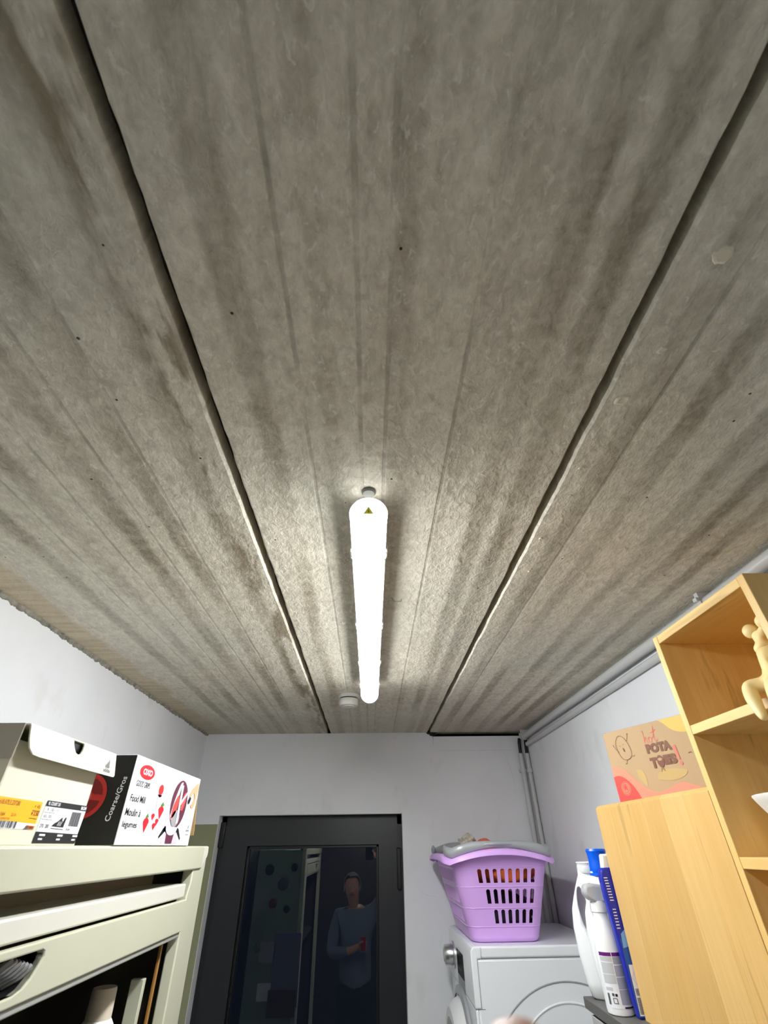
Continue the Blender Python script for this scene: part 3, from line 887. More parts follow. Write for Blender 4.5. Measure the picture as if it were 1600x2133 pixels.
q.text('BETTER', 1.372, 2.0150, .022, .0038, .01).text('GUARANTEE', 1.371, 2.0080, .024, .0028)
q.line(fan(1.384, 2.0245, .003, .0022, 10), .0012, closed=True)
q.poly([(1.205, 1.999), (1.202, 2.003), (1.222, 2.019), (1.236, 2.020), (1.234, 2.013)]).poly([(1.304, 2.022), (1.318, 2.019), (1.341, 2.001), (1.338, 1.998), (1.306, 2.013)])
q.build('lettering', M['ink'], ob)
# the mill on the box front
q = of()
q.poly([(1.226, 2.045), (1.296, 2.045), (1.322, 1.992), (1.202 + .018, 1.992)])
q.poly(fan(1.268, 2.022, .043, .016, 24, PI, 2 * PI)).poly(fan(1.333, 2.105, .013, .012, 10))
q.build('mill_picture', M['lilacink'], ob)
q = of(.0008)
q.poly([(1.243, 2.012), (1.293, 2.012), (1.287, 1.991), (1.247, 1.991)])
q.poly(fan(1.285, 2.067, .052, .047, 30))
q.build('mill_picture', M['berry'], ob)
q = of(.0011)
q.poly(fan(1.269, 2.022, .036, .016, 20, PI, 2 * PI))
q.poly(bez([(1.242, 2.040), (1.252, 2.072), (1.270, 2.104), (1.285, 2.109), (1.276, 2.09), (1.262, 2.05), (1.256, 2.032)], 4))
q.build('mill_picture', M['gwhite'], ob)
q = of(.0014)
q.poly(bez([(1.246, 2.036), (1.250, 2.062), (1.270, 2.083), (1.279, 2.070), (1.272, 2.050), (1.262, 2.040)], 4))
q.poly(bez([(1.300, 2.055), (1.302, 2.080), (1.316, 2.092), (1.323, 2.075), (1.314, 2.055)], 4))
q.build('fruit_picture', M['redink2'], ob)
q = of(.0014)
q.poly(fan(1.277, 2.038, .026, .016, 18))
q.build('mill_picture', M['steelink'], ob)
q = of(.0018)
q.poly([(1.279, 2.104), (1.291, 2.104), (1.297, 2.030), (1.286, 2.028)]).poly([(1.292, 2.072), (1.330, 2.098), (1.331, 2.092), (1.294, 2.064)])
q.build('mill_blade', M['gwhite'], ob)
q = of(.0020)
q.line([(1.301, 2.060), (1.333, 2.096)], .0016).line([(1.277, 2.104), (1.284, 2.030)], .0014)
q.build('mill_blade_edge', M['steelink'], ob)
q = of(.0014)
q.poly(bez([(1.346, 2.084), (1.352, 2.096), (1.378, 2.112), (1.400, 2.119), (1.404, 2.108), (1.398, 2.085), (1.392, 2.068), (1.380, 2.063), (1.366, 2.068), (1.384, 2.082), (1.374, 2.096), (1.360, 2.086)], 4))
q.build('hand_picture', M['skinink'], ob)
of(.0016).poly([(1.341, 2.078), (1.350, 2.086), (1.361, 2.083), (1.355, 2.072), (1.346, 2.070)]).build('hand_picture', M['ink'], ob)
q = of()
q.poly(fan(1.159, 2.087, .018, .0165, 20)).poly([(1.146, 2.075), (1.172, 2.075), (1.166, 2.052), (1.154, 2.048)])
q.build('cup_picture', M['lilacink'], ob)
of(.0009).poly(fan(1.159, 2.084, .0125, .0095, 18)).build('cup_picture', M['tomato'], ob)
q = of()
for cx_, cz_, ru_, rv_ in ((1.184, 2.046, .015, .014), (1.119, 2.022, .014, .015), (1.148, 2.036, .009, .0075), (1.174, 2.028, .0095, .0075), (1.163, 2.020, .010, .0075)):
    q.poly([(cx_, cz_ - rv_)] + [(cx_ + ru_ * math.cos(t), cz_ + rv_ * .5 * math.sin(t) + rv_ * .2) for t in [PI * i / 8 for i in range(9)]])
q.build('fruit_picture', M['red'], ob)
q = of(.0009)
q.poly([(1.176, 2.057), (1.186, 2.064), (1.196, 2.058), (1.187, 2.055)]).poly([(1.112, 2.034), (1.119, 2.040), (1.127, 2.034), (1.119, 2.032)])
q.build('fruit_picture', M['leaf'], ob)

# ================================================================== RIGHT: WASHER AND BASKET
WX, WY0, WY1, WZ = 0.345, 2.163, 2.712, CZ - .283
wm = thing('washing_machine', 'white front loading washing machine by the back wall, lilac basket on top', 'washing machine', (WX, WY0, WZ - .85))
MB().box(WX + .012, XR - .012, WY0, WY1, WZ - .85, WZ - .032).build('body', M['washer'], wm, bevel=.006)
MB().box(WX + .012, XR - .012, WY0 - .002, WY1 + .002, WZ - .031, WZ).build('top_plate', M['washer'], wm, bevel=.006, seg=3)
MB().prism([(WX, WZ - .15), (WX, WZ - .012), (WX + .008, WZ - .001), (WX + .036, WZ - .001), (WX + .036, WZ - .032), (WX + .022, WZ - .032), (WX + .022, WZ - .15)], WY0 - .003, WY1 + .003, 'XZ').build('control_panel', M['washer'], wm, bevel=.004, seg=3)
pnl = [c for c in wm.children if c.name.startswith('control_panel')][0]
MB().box(WX + .002, WX + .012, WY0 - .001, WY1 + .001, WZ - .85, WZ - .152).build('front_panel', M['washer'], wm, bevel=.004)
pr = Print((0, WY0, 0), (1, 0, 0), (0, 0, 1), .0008)
pr.line([(WX + .036, WZ - .0315), (XR - .014, WZ - .0315)], .0013).line([(WX + .022, WZ - .034), (WX + .022, WZ - .151)], .0013).line([(WX + .014, WZ - .151), (WX + .034, WZ - .151)], .0012)
pr.build('panel_seam', M['seam'], wm)
pr = Print((0, WY0 - .0032, 0), (1, 0, 0), (0, 0, 1), .0004)
pr.line([(WX + .036, WZ - .003), (WX + .036, WZ - .031)], .0010)
pr.build('panel_seam', M['seam'], wm)
def arc(cx_, cz_, r_, a0, a1, rad, m, nm):
    b = MB().tube([(cx_ + r_ * math.cos(a0 + (a1 - a0) * i / 40), WY0 - .0002, cz_ + r_ * math.sin(a0 + (a1 - a0) * i / 40)) for i in range(41)], rad, 8)
    b.build(nm, m, wm)
arc(0.655, 1.606 - .30, .30, .95, PI - .42, .0022, M['greyplastic'], 'side_emboss')
arc(0.652, 1.557 - .20, .20, .45, PI - .45, .0030, M['washer'], 'side_emboss')
b = MB().lathe([(.042, .001), (.042, -.006), (.034, -.008), (.032, -.036), (.029, -.040), (.0006, -.040)], (WX, 2.585, WZ - .078), 'X', 32)
kn = b.build('program_knob', M['chrome'], pnl)
MB().lathe([(.0205, -.0398), (.0205, -.0425), (.0006, -.0430)], (WX, 2.585, WZ - .078), 'X', 28).build('knob_face', M['silver'], kn)
pr = Print((WX, 0, 0), (0, -1, 0), (0, 0, 1), .0006)
pr.rect(-2.505, WZ - .118, -2.345, WZ - .046)
dsp = pr.build('display', M['glossblack'], pnl)
pr = Print((WX, 0, 0), (0, -1, 0), (0, 0, 1), .0006)
pr.rect(-2.505, WZ - .147, -2.345, WZ - .119)
pr.build('button_strip', M['greyplastic'], pnl)
Print((WX, 0, 0), (0, -1, 0), (0, 0, 1), .0010).line([(-2.49, WZ - .098), (-2.40, WZ - .098)], .0008).build('display_line', M['labelgrey'], dsp)
dc = (WX, 2.44, WZ - .405)
MB().lathe([(.235, .008), (.235, -.006), (.222, -.034), (.205, -.050), (.180, -.052), (.172, -.040), (.168, -.022)], dc, 'X', 56, cap=False).build('porthole_ring', M['white'], wm)
MB().lathe([(.169, -.022), (.150, -.012), (.0008, -.006)], dc, 'X', 40).build('porthole_glass', M['glossblack'], wm)
MB().lathe([(.262, .0), (.262, -.010), (.240, -.014)], dc, 'X', 56, cap=False).build('porthole_rim', M['silver'], wm)
tag(MB().box(WX + .01, XR - .006, WY0 + .005, WY1, 0, WZ - .8505).build('plinth', M['shelfbody'], loc=(WX, WY0, 0), bevel=.004), 'plain pale plinth carrying the washing machine', 'plinth')

# ---- laundry basket
BZ = WZ + .001
bk = thing('laundry_basket', 'lilac plastic laundry basket with slotted sides and grey handles on the washing machine', 'basket', (0.49, 2.44, BZ))
bkc = Vector((0.492, 2.437))
def bk_half(t):                       # half sizes of the basket at height fraction t
    return (0.124 + 0.066 * t, 0.212 + 0.058 * t)
BH = 0.250
def bk_corner(t):
    return 0.042 + 0.012 * t
def bk_pt(s, t, inset=0.0):
    """s in [0,4): side index + fraction; sides: 0 near (-Y), 1 right (+X), 2 far (+Y), 3 left (-X)"""
    hx, hy = bk_half(t)
    hx -= inset; hy -= inset
    r = bk_corner(t) - inset
    k = int(s) % 4
    f = s - int(s)
    w_ = (hx, hy, hx, hy)[k]
    # each side covers from corner mid-arc to corner mid-arc
    L = 2 * (w_ - r)
    A = r * PI / 4
    d = f * (L + 2 * A)
    if d < A:
        a = -PI / 4 + (d / r if r > 1e-6 else 0)
        x, y = -(w_ - r) + r * math.sin(a), -r * math.cos(a)
    elif d > A + L:
        a = (d - A - L) / r if r > 1e-6 else 0
        x, y = (w_ - r) + r * math.sin(a), -r * math.cos(a)
    else:
        x, y = -(w_ - r) + (d - A), -r
    y -= ((hy, hx, hy, hx)[k] - r)
    for _ in range(k):
        x, y = -y, x
    return (bkc.x + x, bkc.y + y, BZ + BH * t)
b = MB()
bm = b.bm
T_ROWS = ((0.045, 0.175, None), (0.175, 0.385, (0.205, 0.365)), (0.385, 0.63, (0.43, 0.60)), (0.63, 0.865, (0.67, 0.84)), (0.865, 1.0, None))
def quad(p):
    bm.faces.new([bm.verts.new(q) for q in p])
def plate(s0, s1, t0, t1, n):
    for i in range(n):
        a, c = s0 + (s1 - s0) * i / n, s0 + (s1 - s0) * (i + 1) / n
        quad([bk_pt(a, t0), bk_pt(c, t0), bk_pt(c, t1), bk_pt(a, t1)])
SLOTS = {0: {1: (0.335, 0.905, 6), 2: (0.270, 0.905, 7), 3: (0.205, 0.905, 8)}, 2: {1: (0.2, 0.8, 6), 2: (0.17, 0.83, 7), 3: (0.14, 0.86, 8)}}
for k in (1, 3):
    SLOTS[k] = {1: (0.13, 0.87, 11), 2: (0.11, 0.89, 12), 3: (0.09, 0.91, 13)}
for k in range(4):
    for ri, (t0, t1, sl) in enumerate(T_ROWS):
        if sl is None:
            plate(k, k + .999999, t0, t1, 18)
            continue
        s0, s1, cnt = SLOTS[k][ri]
        plate(k, k + s0, t0, t1, 7)
        plate(k + s1, k + .999999, t0, t1, 5)
        cw = (s1 - s0) / cnt
        u0, u1 = sl
        for c in range(cnt):
            a0 = k + s0 + cw * c
            a1 = a0 + cw
            h0, h1 = a0 + cw * .23, a1 - cw * .23
            mid = (h0 + h1) / 2
            rr = (h1 - h0) / 2
            arch = 0.022
            inner = [(h0, u0), (h1, u0), (h1, u1 - arch)] + [(mid + rr * math.cos(g), u1 - arch + arch * math.sin(g)) for g in (PI / 4, PI / 2, 3 * PI / 4)] + [(h0, u1 - arch)]
            outerp = [(a0, t0), (a1, t0), (a1, u1 - arch), (a1, t1), (mid, t1), (a0, t1), (a0, u1 - arch)]
            for i in range(7):
                j = (i + 1) % 7
                quad([bk_pt(*outerp[i]), bk_pt(*outerp[j]), bk_pt(*inner[j]), bk_pt(*inner[i])])
bmesh.ops.remove_doubles(bm, verts=bm.verts, dist=1e-5)
shell = b.build('slotted_body', M['lilac'], bk)
sm = shell.modifiers.new('wall', 'SOLIDIFY')
sm.thickness = 0.0028
sm.offset = -1
es_ = shell.modifiers.new('creases', 'EDGE_SPLIT')
es_.split_angle = math.radians(35)
b = MB()
SS = [i * 4 / 72 for i in range(72)]
b.rings([[bk_pt(s, 0.0, .008) for s in SS], [bk_pt(s, 0.012, .002) for s in SS], [bk_pt(s, 0.046) for s in SS], [bk_pt(s, 0.046, .003) for s in SS], [bk_pt(s, 0.016, .006) for s in SS]])
b.build('base_tray', M['lilac'], bk, ang=60)
for t_, in ((0.175,), (0.385,), (0.63,), (0.865,)):
    b = MB()
    b.rings([[bk_pt(s, t_ - .006, -.0001) for s in SS], [bk_pt(s, t_ - .005, -.0016) for s in SS], [bk_pt(s, t_ + .004, -.0001) for s in SS]], cap=False)
    b.build('body_ridge', M['lilac'], bk)
# flared rim with a deep apron that bows up over the grips
def rim_wave(s):
    k = int(s) % 4
    f = s - int(s)
    wv = math.sin(PI * f)
    lift = 0.012 * wv ** 2 if k in (0, 2) else -.004 * wv
    drop = -0.018 * (1 - wv) ** 2 if k in (0, 2) else -0.018 * (1 - wv) ** 2 
    out = 0.0
    if k in (0, 2):
        out = .012 * max(0, math.cos((f - .5) * PI * 1.6))
    return lift + drop, out
def rim(off, dz):
    res = []
    for s in SS:
        lf, ou = rim_wave(s)
        p = Vector(bk_pt(s, 1.0, -(off + (ou if off > 0.004 else 0))))
        res.append(p + Vector((0, 0, dz + lf)))
    return res
b = MB()
b.rings([rim(0, -.012), rim(0.0005, .006), rim(.010, .010), rim(.022, .008), rim(.027, .002), rim(.029, -.010), rim(.026, -.010), rim(.023, -.003), rim(.003, -.004)], cap=False)
b.build('rim', M['lilac'], bk, ang=55)
# grey handles resting on the near and far rim
def handle(k):
    n = 40
    rs = []
    for i in range(n + 1):
        s = k - .16 + 1.32 * i / n
        s_ = s % 4
        lf, ou = rim_wave(s_)
        q = (s - k)
        mid = max(0, 1 - abs(q - .5) / .30) ** .8
        p = Vector(bk_pt(s_, 1.0, -(.011 + ou * .8)))
        up = .026 + lf - .004 * mid
        cdir = Vector((p.x - bkc.x, p.y - bkc.y, 0)).normalized()
        wd = .011 - .003 * mid
        ht = .017 - .008 * mid
        tip = 1.0 if 0 < i < n else .4
        p.z += up
        rs.append([p + cdir * (wd * math.cos(g) * tip) + Vector((0, 0, ht * math.sin(g) * tip)) for g in [2 * PI * j / 12 for j in range(12)]])
    b = MB()
    b.rings(rs)
    h_ = b.build('handle', M['silver'], bk, ang=60)
    b = MB()
    rs = []
    for i in range(13):
        s_ = (k + .30 + .36 * i / 12) % 4
        lf, ou = rim_wave(s_)
        p = Vector(bk_pt(s_, 1.0, -(.013 + ou)))
        e = math.sin(PI * (i + .6) / 13.2)
        p.z += .022 + lf + .003
        cdir = Vector((p.x - bkc.x, p.y - bkc.y, 0)).normalized()
        rs.append([p + cdir * (.012 * e * math.cos(g)) + Vector((0, 0, .008 * e * math.sin(g))) for g in [2 * PI * j / 10 for j in range(10)]])
    b.rings(rs)
    b.build('handle_grip', M['silver'], h_, ang=60)
handle(0)
handle(2)
# laundry in the basket
def lump(name, label, m, c, rad, seed, rough=.22, keep=None, seg=26):
    b = MB()
    bmesh.ops.create_icosphere(b.bm, subdivisions=4, radius=1.0)
    for v in b.bm.verts:
        d = v.co.copy()
        k = 1 + rough * mnoise.noise(d * 1.7 + Vector((seed, 0, 0))) + rough * .5 * mnoise.noise(d * 4.5 + Vector((0, seed, 0)))
        p = Vector((d.x * rad[0], d.y * rad[1], d.z * rad[2])) * k + Vector(c)
        if keep:
            t = min(1, max(0, (p.z - BZ) / BH))
            hx, hy = bk_half(t)
            p.x = max(bkc.x - hx + .006, min(bkc.x + hx - .006, p.x))
            p.y = max(bkc.y - hy + .006, min(bkc.y + hy - .006, p.y))
            p.z = max(BZ + .016, p.z)
        v.co = p
    return tag(b.build(name, m, loc=(c[0], c[1], c[2] - rad[2] * .7), ang=80), label, 'laundry')
lump('navy_garment', 'dark navy garment at the bottom of the lilac basket', M['navy'], (.492, 2.437, BZ + .078), (.150, .25, .060), 2.0, .08, True)
lump('orange_garment', 'orange garment filling the upper part of the lilac basket', M['orange'], (.520, 2.40, BZ + .200), (.150, .225, .053), 5.3, .12, True)
lump('white_garment', 'white garment showing through the left middle slots of the basket', M['whitecloth'], (.405, 2.285, BZ + .145), (.020, .032, .035), 8.1, .2, True)
lump('grey_cloth', 'fluffy pale grey crumpled cloth on top of the basket at the left', M['lint'], (.405, 2.36, BZ + .292), (.034, .036, .026), 3.3, .55)
lump('coral_cloth', 'rounded coral cloth peeping over the basket rim', M['coral'], (.482, 2.40, BZ + .272), (.040, .060, .034), 11.0, .10)

# ================================================================== RIGHT: STORAGE CABINET, BOARD, BOTTLES, BOOKCASE
SZ = CZ - .312
KB = 1.0256
st = thing('storage_cabinet', 'cabinet with a dark grey top carrying the cleaning bottles and wooden shelf unit', 'cabinet', (0.65, 0.95, 0))
MB().box(.540, XR - .003, .55, 1.651, SZ - .021, SZ).build('worktop', M['shelfdark'], st, bevel=.0015)
MB().box(.562, XR - .004, .57, 1.630, 0, SZ - .021).build('carcass', M['shelfbody'], st, bevel=.002)
for y0, y1 in ((.575, 1.098), (1.102, 1.625)):
    d = MB().box(.544, .5615, y0, y1, .08, SZ - .027).build('cupboard_door', M['shelfbody'], st, bevel=.002)
    MB().tube([(.545, y0 + .45, .98), (.524, y0 + .45, .98), (.524, y0 + .45, 1.10), (.545, y0 + .45, 1.10)], .005, 8).build('handle', M['chrome'], d)

# ---- laminated wooden board standing on edge, staves glued side by side
bd = thing('wooden_board', 'pale oak board of glued staves standing upright on the dark worktop', 'board', (.600, 1.19, SZ))
ys = [.939, 1.026, 1.108, 1.190, 1.272, 1.357, 1.442]
bt = CZ + .0805
for i in range(6):
    MB().prism([(.5995, SZ), (.6145, SZ), (.6145, bt - .004), (.6105, bt), (.6065, bt), (.5995, bt - .007)], ys[i], ys[i + 1], 'XZ').build('stave', BOARD[(i * 2 + i // 3) % 6], bd, bevel=.0003, seg=1)

# ---- potato box
pa = math.atan2(-.928, .371)
KP = 1.12
PX0, PY0 = .56 * KP, 1.202 * KP
pb = thing('potato_box', 'printed kraft potato box with brown lettering, behind the oak board', 'box', (PX0, PY0, SZ), pa)
PW, PH, PD = .262, (CZ + .2145 * KP - SZ) / KP, .088
pb.scale = (KP, KP, KP)
MB().box(0, PW, 0, PD, 0, PH).build('carton', M['potcard'], pb, bevel=.0012, local=True)
# local x runs along the front towards the camera, front face looks to local -y
def pf(off=.0005):
    return Print((0, 0, PH), (1, 0, 0), (0, 0, 1), off)
q = pf()
q.poly([(.160, -.0008), (PW - .001, -.0008), (PW - .001, -.034)] + [tuple(p) for p in bez([(PW - .01, -.036), (.222, -.0335), (.200, -.030), (.184, -.022), (.170, -.008)], 5)])
q.poly([tuple(p) for p in bez([(.068, -.084), (.082, -.086), (.088, -.100), (.086, -.116), (.080, -.112), (.070, -.100)], 4)])
q.poly([tuple(p) for p in bez([(.118, -.098), (.140, -.091), (.176, -.094), (.190, -.098), (.178, -.108), (.150, -.112), (.118, -.108)], 4)])
q.build('print_patch', M['yelpale'], pb, True)
pf(.0007).poly([(.160, -.0008), (PW - .001, -.0008), (PW - .001, -.034)] + [tuple(p) for p in bez([(PW - .01, -.036), (.222, -.0335), (.200, -.030), (.184, -.022), (.170, -.008)], 5)]).build('print_patch', M['yellow'], pb, True)
wv = [tuple(p) for p in bez([(.001, -.073), (.020, -.0735), (.040, -.083), (.058, -.101), (.080, -.119), (.105, -.1285), (.128, -.1265), (.150, -.1205), (.172, -.1175), (.195, -.124), (.225, -.135), (PW - .001, -.137)], 5)]
pf(.0009).poly(wv + [(PW - .001, -.18), (.001, -.18)]).build('print_wave', M['salmon'], pb, True)
pf(.0012).poly([tuple(p) for p in bez([(.001, -.092), (.014, -.0905), (.028, -.0945), (.044, -.107), (.056, -.124), (.064, -.142), (.07, -.16)], 5)] + [(.001, -.16)]).build('print_wave', M['redink2'], pb, True)
q = pf(.0015)
q.line(fan(.0275, -.116, .0125, .0125, 26), .0007, closed=True).line(fan(.0275, -.116, .0095, .0095, 24), .0016, closed=True)
q.poly(fan(.0275, -.116, .0068, .0068, 20))
q.build('print_emblem', M['potcard'], pb, True)
q = pf(.0018)
q.poly([(.0235, -.1205), (.0225, -.1135), (.0265, -.1095), (.0285, -.1095), (.0325, -.1135), (.0315, -.1205), (.029, -.1205), (.0275, -.1165), (.026, -.1205)])
q.build('print_emblem', M['redink2'], pb, True)
q = pf(.0010)
th = math.radians(-14)
q.text('POTA', .1100, -.0590, .0630, .0185, .075).text('T', .1105, -.0870, .0175, .0200, .075).text('ES', .1450, -.0840, .0305, .0185, .075)
q.poly(fan(.1360, -.0760, .0082, .0115, 22))
q.line([(.1335, -.087), (.1325, -.0935), (.1300, -.0945)], .0010).line([(.1375, -.087), (.1385, -.0935), (.1410, -.0940)], .0010)
pot = [tuple(p) for p in bez([(.0395, -.0150), (.0320, -.0260), (.0325, -.0430), (.0400, -.0580), (.0520, -.0625), (.0640, -.0590), (.0690, -.0490), (.0665, -.0330), (.0580, -.0185), (.0480, -.0125), (.0395, -.0150)], 5)]
q.line(pot, .0010)
q.line([(.0365, -.046), (.0290, -.0385), (.0235, -.0300)], .0010).line([(.0640, -.0260), (.0690, -.0190), (.0710, -.0125)], .0010)
q.line([(.0515, -.0625), (.0490, -.0690), (.0445, -.0700)], .0010).line([(.0665, -.0555), (.0725, -.0580), (.0760, -.0555)], .0010)
q.poly(fan(.0240, -.0295, .0012, .0014, 8)).poly(fan(.0710, -.0125, .0012, .0016, 8))
q.line(fan(.0425, -.0345, .0020, .0012, 6, 0, PI), .0006).line(fan(.0525, -.0325, .0020, .0012, 6, 0, PI), .0006)
q.poly([(.0480, -.0385), (.0510, -.0385), (.0525, -.0455), (.0500, -.0460)])
q.line([(.2050, -.0700), (.2100, -.0685), (.2130, -.0705)], .0012)
q.build('lettering', M['brownink'], pb, True)
q = pf(.0014)
q.poly([(.1295, -.0715), (.1360, -.0690), (.1420, -.0715), (.1390, -.0750), (.1330, -.0750)])
q.build('lettering', M['potcard'], pb, True)
q = pf(.0010)
q.poly([(.1745, -.0530), (.1815, -.0515), (.1830, -.0780), (.1795, -.0785)]).poly(fan(.1822, -.0850, .0033, .0035, 12))
hot = [[(.1105, -.0160), (.1125, -.0135), (.1135, -.0165), (.1120, -.0260), (.1110, -.0385)], [(.1115, -.0340), (.1150, -.0275), (.1185, -.0270), (.1180, -.0335), (.1185, -.0380), (.1215, -.0370)],
       [(.1265, -.0280), (.1230, -.0320), (.1245, -.0375), (.1290, -.0375), (.1310, -.0330), (.1290, -.0285), (.1260, -.0285)], [(.1310, -.0310), (.1360, -.0290), (.1400, -.0200), (.1425, -.0080)],
       [(.1405, -.0150), (.1385, -.0300), (.1395, -.0375), (.1440, -.0365), (.1465, -.0330)], [(.1330, -.0205), (.1400, -.0190), (.1475, -.0160)]]
for h_ in hot:
    q.line([tuple(p) for p in bez(h_, 5)], .0012)
q.build('lettering', M['coralink'], pb, True)

# ---- detergent jugs: lofted bodies with the grip opening cut through
def cut(o, cutter):
    md = o.modifiers.new('grip', 'BOOLEAN')
    md.operation = 'DIFFERENCE'
    md.object = cutter
    md.solver = 'EXACT'
    dg = bpy.context.evaluated_depsgraph_get()
    me = bpy.data.meshes.new_from_object(o.evaluated_get(dg))
    o.modifiers.remove(md)
    o.data = me
    bpy.data.objects.remove(cutter)
def jug(x, y, label, capm, caph, collar):
    t = thing('detergent_jug', label, 'bottle', (x, y, SZ), math.radians(-19))
    t.scale = (KB, KB, KB)
    rows = [(0, -.050, .058, .022), (.004, -.058, .066, .027), (.03, -.064, .068, .029), (.08, -.070, .069, .029), (.13, -.071, .068, .029), (.165, -.066, .064, .028), (.190, -.056, .056, .027),
            (.212, -.046, .044, .025), (.228, -.038, .030, .022), (.236, -.034, .020, .020), (.246, -.033, .016, .019)]
    rs = []
    for z, l, r_, hy in rows:
        cx_, hx = (l + r_) / 2, (r_ - l) / 2
        ring = []
        for q in range(36):
            g = 2 * PI * q / 36
            c_, s_ = math.cos(g), math.sin(g)
            e = .62
            ring.append((cx_ + hx * math.copysign(abs(c_) ** e, c_), hy * math.copysign(abs(s_) ** e, s_), z))
        rs.append(ring)
    o = MB().rings(rs).build('body', M['jug'], t, local=True, ang=80)
    g_ = [(-.0370 + .0115 * math.cos(q * PI / 12) - .002 * math.sin(q * PI / 12), .166 + .045 * math.sin(q * PI / 12)) for q in range(24)]
    n3 = MB().rings([[(-.0370 + (a + .0370) * f, yy, .166 + (c - .166) * f) for a, c in g_] for yy, f in ((-.05, 1.5), (-.029, 1.22), (-.018, 1.03), (0, 1.0), (.018, 1.03), (.029, 1.22), (.05, 1.5))]).build('grip_cutter', M['jug'], t, local=True)
    cut(o, n3)
    cx_ = -.008
    MB().lathe([(.0005, .240), (.0235, .240), (.0255, .243), (.0245, .256), (.0235, .250 + caph * .3), (.0242, .246 + caph * .8), (.0258, .246 + caph * .90), (.0240, .246 + caph), (.0205, .246 + caph), (.0190, .243 + caph), (.0005, .243 + caph)], (cx_, 0, 0), 'Z', 30).build('cap', capm, t, local=True)
    if collar:
        MB().lathe([(.0235, .2365), (.0270, .2370), (.0270, .2425), (.0235, .243)], (cx_, 0, 0), 'Z', 30, cap=False).build('cap_collar', capm, t, local=True)
    for k in range(2):
        MB().box(-.016 + k * .008, -.011 + k * .008, -.0265, -.0245, .207, .2105).build('moulded_mark', M['labelgrey2'], t, local=True)
    return t
jug(.6140, 1.614, 'white handled detergent jug with a white cap, farthest bottle on the dark worktop', M['white'], .018, False)
jug(.6235, 1.545, 'white handled detergent jug with a tall blue cap', M['bluecap'], .047, True)
# ---- spray bottle
sc_ = (.5705, 1.496)
KS = 1.15
sp = thing('spray_bottle', 'white spray bottle with a purple banded label and translucent cap', 'bottle', (sc_[0], sc_[1], SZ))
sp.scale = (KB, KB, KB)
SR = .0290
MB().lathe([(.0250, 0), (.0280, .002), (.0290, .008), (.0288, .100), (.0275, .122), (.0230, .143), (.0178, .158), (.0165, .163), (.0165, .170)], (*sc_, SZ), 'Z', 36).build('body', M['jug'], sp)
MB().lathe([(.0172, .170), (.0182, .171), (.0176, .183), (.0160, .192), (.0005, .193)], (*sc_, SZ), 'Z', 24).build('collar', M['white'], sp)
X_ = sc_[0]
b = MB().prism([(X_ - .033, SZ + .206), (X_ - .026, SZ + .196), (X_ - .010, SZ + .187), (X_ + .014, SZ + .187), (X_ + .026, SZ + .197), (X_ + .028, SZ + .210), (X_ + .018, SZ + .221), (X_ - .008, SZ + .225), (X_ - .027, SZ + .222)], sc_[1] - .015, sc_[1] + .015, 'XZ')
hd_ = b.build('spray_head', M['clearcap'], sp, bevel=.006, seg=3)
MB().tube([(X_ + .016, sc_[1] - .017, SZ + .190), (X_ + .021, sc_[1] - .020, SZ + .172), (X_ + .025, sc_[1] - .022, SZ + .150)], [.0045, .004, .003], 8).build('trigger', M['white'], hd_)
def band(nm, m, z0, z1, a0, a1, lift=.0005, par=None):
    n_ = max(2, int((a1 - a0) / .12))
    b = MB()
    b.rings([[(sc_[0] + (SR + lift) * math.cos(a0 + (a1 - a0) * i / n_), sc_[1] + (SR + lift) * math.sin(a0 + (a1 - a0) * i / n_), SZ + zz * 1.05) for i in range(n_ + 1)] for zz in (z0, z1)], cap=False, closed=False)
    return b.build(nm, m, par or sp)
A0, A1 = -2.75, -0.2
lab = band('label', M['gwhite'], .012, .098, A0, A1, .0003)
AM = -1.78
band('label_band', M['purple'], .0915, .0975, A0, AM - .03, .0006, lab)
band('label_band', M['purple'], .0915, .0975, AM + .03, A1, .0006, lab)
for z0, z1 in ((.083, .0905), (.064, .081), (.049, .0625)):
    band('label_block', M['labelgrey'], z0, z1, A0 + .03, AM - .03, .0006, lab)
for z0, z1 in ((.079, .0905), (.060, .077), (.041, .0585), (.018, .040)):
    band('label_block', M['labelgrey2'], z0, z1, AM + .03, A1, .0006, lab)
band('label_block', M['labelgrey'], .038, .043, A0 + .03, -2.2, .0006, lab)
for nm, m, z0, z1, a0, a1 in (('label_icon', M['ink'], .030, .034, -2.10, -1.94), ('label_icon', M['inkgrey'], .0305, .0345, -2.33, -2.16), ('label_icon', M['inkgrey'], .019, .020, -2.30, -1.95), ('label_icon', M['inkgrey'], .020, .027, -2.32, -2.27),
                              ('label_icon', M['inkgrey'], .020, .027, -2.05, -2.00), ('label_icon', M['inkgrey'], .0265, .0275, -2.30, -2.02), ('label_block', M['inkgrey'], .017, .034, A0 + .06, A0 + .22), ('label_band', M['ink'], .0125, .015, -1.6, -.3)):
    band(nm, m, z0, z1, a0, a1, .0008, lab)
